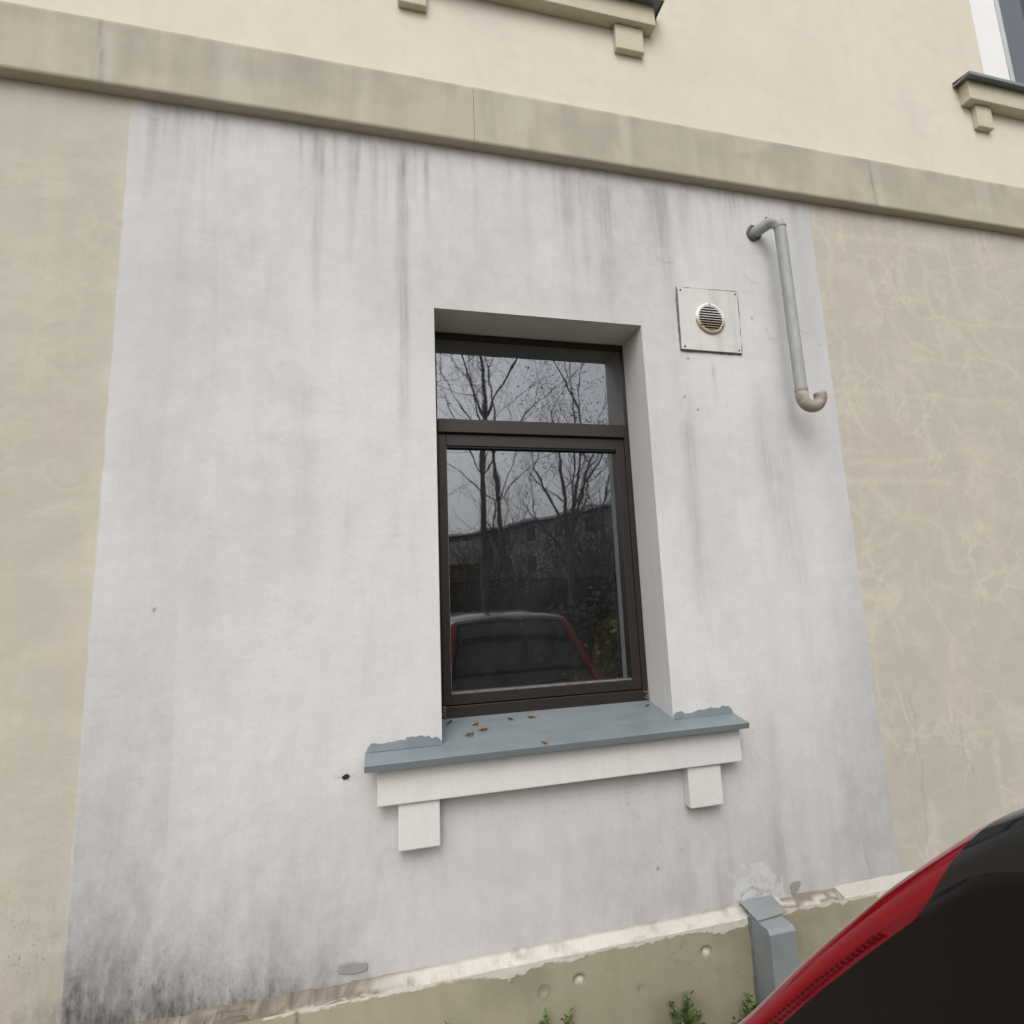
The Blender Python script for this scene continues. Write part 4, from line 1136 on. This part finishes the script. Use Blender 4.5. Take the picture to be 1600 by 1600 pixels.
# ---------------------------------------------------------------- across the yard (seen in the glass): trees, fence, houses
M_bark = simple('bark', (.19, .17, .14), (.11, .10, .08), .9, 9, bump=.8, bscale=25)
M_twig = simple('twig', (.15, .125, .105), (.10, .085, .07), .9, 9)
M_sere = simple('sere_leaf', (.13, .085, .035), (.08, .05, .025), .8, 5)
def tree(x, y, h, r0, lean, seed, label, leaves=500, fork=.35):
    r = random.Random(seed)
    o = empty('bare_tree', (x, y, 0), label, 'tree', 'bare trees across the yard')
    tr, cr, lv = MB(), MB(), MB()
    tips = []
    def grow(p, d, ln, rad, lev, mb):
        n = 5 if lev < 2 else 3
        pts, rs = [p.copy()], [rad]
        for k in range(n):
            d = (d + Vector((r.gauss(0, .07), r.gauss(0, .07), r.gauss(.03, .04))) * (1 + lev * .5)).normalized()
            p = p + d * ln / n; pts.append(p.copy()); rs.append(rad * (1 - .5 * (k + 1) / n))
        mb.tube(pts, rs, 8 if lev == 0 else (5 if lev < 3 else 3), False)
        if lev >= 6 or rad < .0025:
            tips.append(p); return
        kids = r.randint(2, 3) if lev < 4 else 2
        for k in range(kids):
            a = Vector((r.gauss(0, 1), r.gauss(0, 1), r.gauss(.1, .5))).normalized()
            nd_ = (d + a * r.uniform(.35, .75)).normalized()
            grow(pts[-1], nd_, ln * r.uniform(.62, .86), rs[-1] * r.uniform(.62, .9), lev + 1, cr)
        if lev >= 1 or mb is cr:
            for k in range(3 if lev < 4 else 1):
                i = r.randint(1, n - 1)
                a = Vector((r.gauss(0, 1), r.gauss(0, 1), r.gauss(.2, .5))).normalized()
                grow(pts[i], (d * .6 + a).normalized(), ln * r.uniform(.4, .6), rs[i] * .38, min(lev + 2, 6), cr)
    d = Vector((lean[0], lean[1], 1)).normalized()
    pts = [Vector((x, y, -.05))]; rs = [r0 * 1.2]
    L = h * fork / 4
    p = pts[0]
    for k in range(4):
        d = (d + Vector((r.gauss(0, .03), r.gauss(0, .03), .02))).normalized()
        p = p + d * L; pts.append(p); rs.append(r0 * (1 - .06 * (k + 1)))
    tr.tube(pts, rs, 10, False)
    for k in range(3):
        a = Vector((r.gauss(0, 1), r.gauss(0, .6), .3)).normalized()
        grow(pts[3], (d * .8 + a * .8).normalized(), h * .15, r0 * .28, 2, cr)
    for k in range(3):
        a = Vector((r.gauss(0, 1), r.gauss(0, 1), .3)).normalized()
        grow(pts[-1], (d + a * (.12 if k == 0 else .5)).normalized(), h * .21, rs[-1] * (.85 if k == 0 else .55), 1, cr)
    for k in range(leaves):
        c = r.choice(tips) + Vector((r.gauss(0, .12), r.gauss(0, .12), r.gauss(-.05, .12)))
        a = Vector((r.gauss(0, 1), r.gauss(0, 1), r.gauss(0, 1))).normalized() * .026
        b = a.orthogonal().normalized() * .018
        lv.add([c - a, c + b, c + a, c - b], [(0, 1, 2, 3)])
    tr.build('trunk', M_bark, o, True); c_ = cr.build('crown', M_twig, o, True)
    if leaves: lv.build('sere_leaves', M_sere, c_)
# direct-ratio placement: mirrored sight lines through the panes
tree(2.40, -11.0, 15.0, .085, (.01, 0), 21, 'tall bare tree with a straight thick trunk, leftmost in the glass', 300, .42)
tree(3.50, -13.0, 15.0, .08, (.02, 0), 33, 'tall bare tree second from left in the glass, close beside the first', 1200, .40)
tree(4.25, -10.0, 12.5, .07, (.06, 0), 45, 'bare forked tree with leftover leaves, right in the upper pane', 1800, .30)
tree(6.6, -16.0, 13.0, .16, (-.02, 0), 52, 'bare tree with spreading crown farther back by the fence', 900, .30)
tree(.6, -14.5, 13.0, .14, (-.03, 0), 58, 'slim bare tree farthest left by the fence', 200, .35)
tree(10.2, -22.0, 12.0, .16, (.0, 0), 63, 'bare tree standing before the long house', 500, .3)
tree(5.6, -24.0, 11.0, .15, (.0, 0), 71, 'bare tree behind the green fence', 600, .25)

# bushes
def bush(x, y, w, h, n, mat, seed, label, name='bush'):
    r = random.Random(seed)
    o = empty(name, (x, y, 0), label, 'bush', 'bushes across the yard')
    st, lf = MB(), MB()
    for k in range(14):
        a = r.uniform(0, 6.28); e = Vector((x + math.cos(a) * w * .7 * r.random(), y + math.sin(a) * w * .7 * r.random(), h * r.uniform(.6, 1)))
        st.tube([(x, y, 0), Vector((x, y, 0)).lerp(e, .5) + Vector((0, 0, .1 * h)), e], [.02, .012, .005], 4, False)
    for k in range(n):
        a, u = r.uniform(0, 6.28), r.random() ** .5
        zc = r.random()
        c = Vector((x + math.cos(a) * w * u * (1 - .5 * abs(zc - .45)), y + math.sin(a) * w * u * (1 - .5 * abs(zc - .45)), .1 + h * zc * (1 - .25 * u)))
        p = Vector((r.gauss(0, 1), r.gauss(0, 1), r.gauss(0, 1))).normalized() * .06
        b = p.orthogonal().normalized() * .04
        lf.add([c - p, c + b, c + p, c - b], [(0, 1, 2, 3)])
    st.build('stem', M_twig, o); lf.build('foliage', mat, o)
M_dkleaf = simple('dark_shrub_leaf', (.03, .045, .018), (.045, .04, .02), .7, 4)
M_ylleaf = simple('yellow_shrub_leaf', (.20, .17, .03), (.13, .12, .025), .7, 4)
M_rdleaf = simple('russet_shrub_leaf', (.13, .045, .025), (.09, .06, .02), .7, 4)
bush(3.9, -9.0, .9, 1.55, 1500, M_dkleaf, 1, 'dark evergreen bush between the forked tree and the fence')
bush(5.6, -9.6, 1.2, 2.1, 2200, M_dkleaf, 2, 'large dark evergreen bush at the fence')
bush(7.2, -11.0, 1.6, 3.0, 2400, M_dkleaf, 3, 'tallest dark evergreen bush right of the others')
bush(3.15, -4.6, .42, 1.35, 800, M_ylleaf, 4, 'small yellowing bush near the car')
bush(2.9, -5.6, .35, .9, 500, M_rdleaf, 5, 'low russet bush beside the yellow one')
bush(8.6, -20, 2.2, 5.2, 2600, M_dkleaf, 6, 'broad dark thicket behind the fence')
bush(11.5, -19, 2.4, 4.6, 2600, M_dkleaf, 7, 'second dark thicket behind the fence, to the right')

def brush(x, y, w, h, n, seed, label):
    r = random.Random(seed)
    o = empty('bare_bush', (x, y, 0), label, 'bush', 'bare brush by the fence')
    tw = MB()
    for k in range(n):
        a, u = r.uniform(0, 6.28), r.random() ** .5
        p = Vector((x + math.cos(a) * w * u * .5, y + math.sin(a) * w * u * .5, 0))
        d = Vector((math.cos(a) * u * .5, math.sin(a) * u * .5, 1)).normalized()
        pts = [p]; hh = h * r.uniform(.55, 1) / 5
        for q in range(5):
            d = (d + Vector((r.gauss(0, .16), r.gauss(0, .16), 0))).normalized(); p = p + d * hh; pts.append(p)
            for z in range(3):
                e = (d * .5 + Vector((r.gauss(0, 1), r.gauss(0, 1), r.gauss(.3, .6))).normalized()).normalized()
                tw.tube([p, p + e * hh * r.uniform(.5, 1.1), p + (e + Vector((0, 0, .3))) * hh * r.uniform(1.0, 1.6)], [.010, .007, .003], 3, False)
        tw.tube(pts, [.022, .02, .016, .013, .01, .006], 4, False)
    tw.build('twigs', M_twig, o)
for k, (x, y, w, h, n, lb) in enumerate([(2.9, -15.5, 1.6, 2.9, 35, 'bare brush behind the fence between the first two trees'), (5.2, -15.0, 2.0, 4.0, 50, 'densest bare brush behind the fence in the middle of the glass'),
        (7.4, -14.5, 1.8, 3.8, 40, 'bare brush behind the fence on the right'), (4.0, -17.5, 2.4, 4.6, 45, 'tallest bare brush, in the back row behind the fence'), (8.6, -16.0, 2.2, 5.0, 40, 'bare brush at the right end of the fence')]):
    brush(x, y, w, h, n, 300 + k, lb)

# fence: green boards with a lattice top
fe = empty('board_fence', (3, -12.6, 0), 'dark green board fence with lattice top along the far side of the yard', 'fence')
M_fence = simple('green_fence_paint', (.018, .05, .03), (.014, .038, .024), .6, 6)
for k in range(16):
    xa = -6 + k * 1.2; y = -12.6
    q = MB(); q.box(xa - .05, xa + .05, y - .05, y + .05, 0, 2.15); q.build('post', M_fence, fe)
    for n in range(7):
        q = MB(); q.box(xa + .06 + n * .155, xa + .06 + n * .155 + .150, y - .012, y + .012, .08, 1.50); q.build('board', M_fence, fe)
    q = MB(); q.box(xa + .05, xa + 1.15, y - .02, y + .02, 1.505, 1.56); q.box(xa + .05, xa + 1.15, y - .02, y + .02, 2.04, 2.10); q.build('rail', M_fence, fe)
    q = MB()
    for n in range(-4, 10):
        for s_ in (1, -1):
            x0_, z0_ = (xa + .06 + n * .12, 1.565) if s_ == 1 else (xa + .06 + n * .12 + .47, 1.565)
            t0, t1 = 0.0, .47
            xa_, xb_ = x0_, x0_ + s_ * .47
            lo, hi = xa + .055, xa + 1.145
            pa, pb = 0, 1
            if s_ == 1:
                pa = max(0, (lo - xa_) / .47); pb = min(1, (hi - xa_) / .47)
            else:
                pa = max(0, (xa_ - hi) / .47); pb = min(1, (xa_ - lo) / .47)
            if pb - pa < .05: continue
            q.tube([(x0_ + s_ * .47 * pa, y + .006 * s_, z0_ + .47 * pa), (x0_ + s_ * .47 * pb, y + .006 * s_, z0_ + .47 * pb)], .014, 4, False)
    q.build('lattice', M_fence, fe)

# long apartment house across the yard
M_apt = simple('apartment_render', (.55, .52, .47), (.47, .45, .41), .9, .4)
M_aptroof = simple('apartment_roof', (.12, .115, .11), None, .8, 1)
M_aptglass = simple('apartment_glass', (.03, .035, .04), None, .1, 1)
M_ochre = simple('ochre_render', (.55, .36, .13), (.35, .23, .09), .9, 1)
def house(loc, ang, L, Dp, H, floors, bays, mw, mr, label):
    o = empty('house', loc, label, 'building')
    Mx = Matrix.Translation(loc) @ Matrix.Rotation(ang, 4, 'Z')
    def put(m, name, mat, par):
        me = m.mesh(name); me.transform(Mx); return link(name, me, mat, par)
    m = MB(); m.box(0, L, 0, Dp, 0, H); put(m, 'wall', mw, o)
    m = MB()
    m.add([(-.5, -.6, H), (L + .5, -.6, H), (L + .5, Dp + .6, H), (-.5, Dp + .6, H), (-.5, Dp / 2, H + 1.5), (L + .5, Dp / 2, H + 1.5)], [(0, 1, 5, 4), (2, 3, 4, 5), (1, 2, 5), (3, 0, 4), (3, 2, 1, 0)])
    rf = put(m, 'roof', mr, o)
    for fl in range(floors):
        for b in range(bays):
            xx = L * (b + .5) / bays; zz_ = H * (fl + .35) / floors
            m = MB(); m.box(xx - .65, xx + .65, -.06, .02, zz_, zz_ + 1.4); wf = put(m, 'window', M_white, o)
            m = MB(); m.box(xx - .55, xx - .03, -.075, -.05, zz_ + .1, zz_ + 1.3); m.box(xx + .03, xx + .55, -.075, -.05, zz_ + .1, zz_ + 1.3); put(m, 'pane', M_aptglass, wf)
ang = math.atan2(18.0, 8.9)                     # receding to the left in the glass
house((19.0, -23.0, 0), ang + math.pi, 62, 11, 7.3, 3, 20, M_apt, M_aptroof, 'long pale apartment house seen only as a reflection in the glass')
house((1.5, -33.0, 0), 0.25, 5.0, 6, 3.4, 1, 3, M_ochre, M_aptroof, 'small ochre house seen reflected behind the fence')
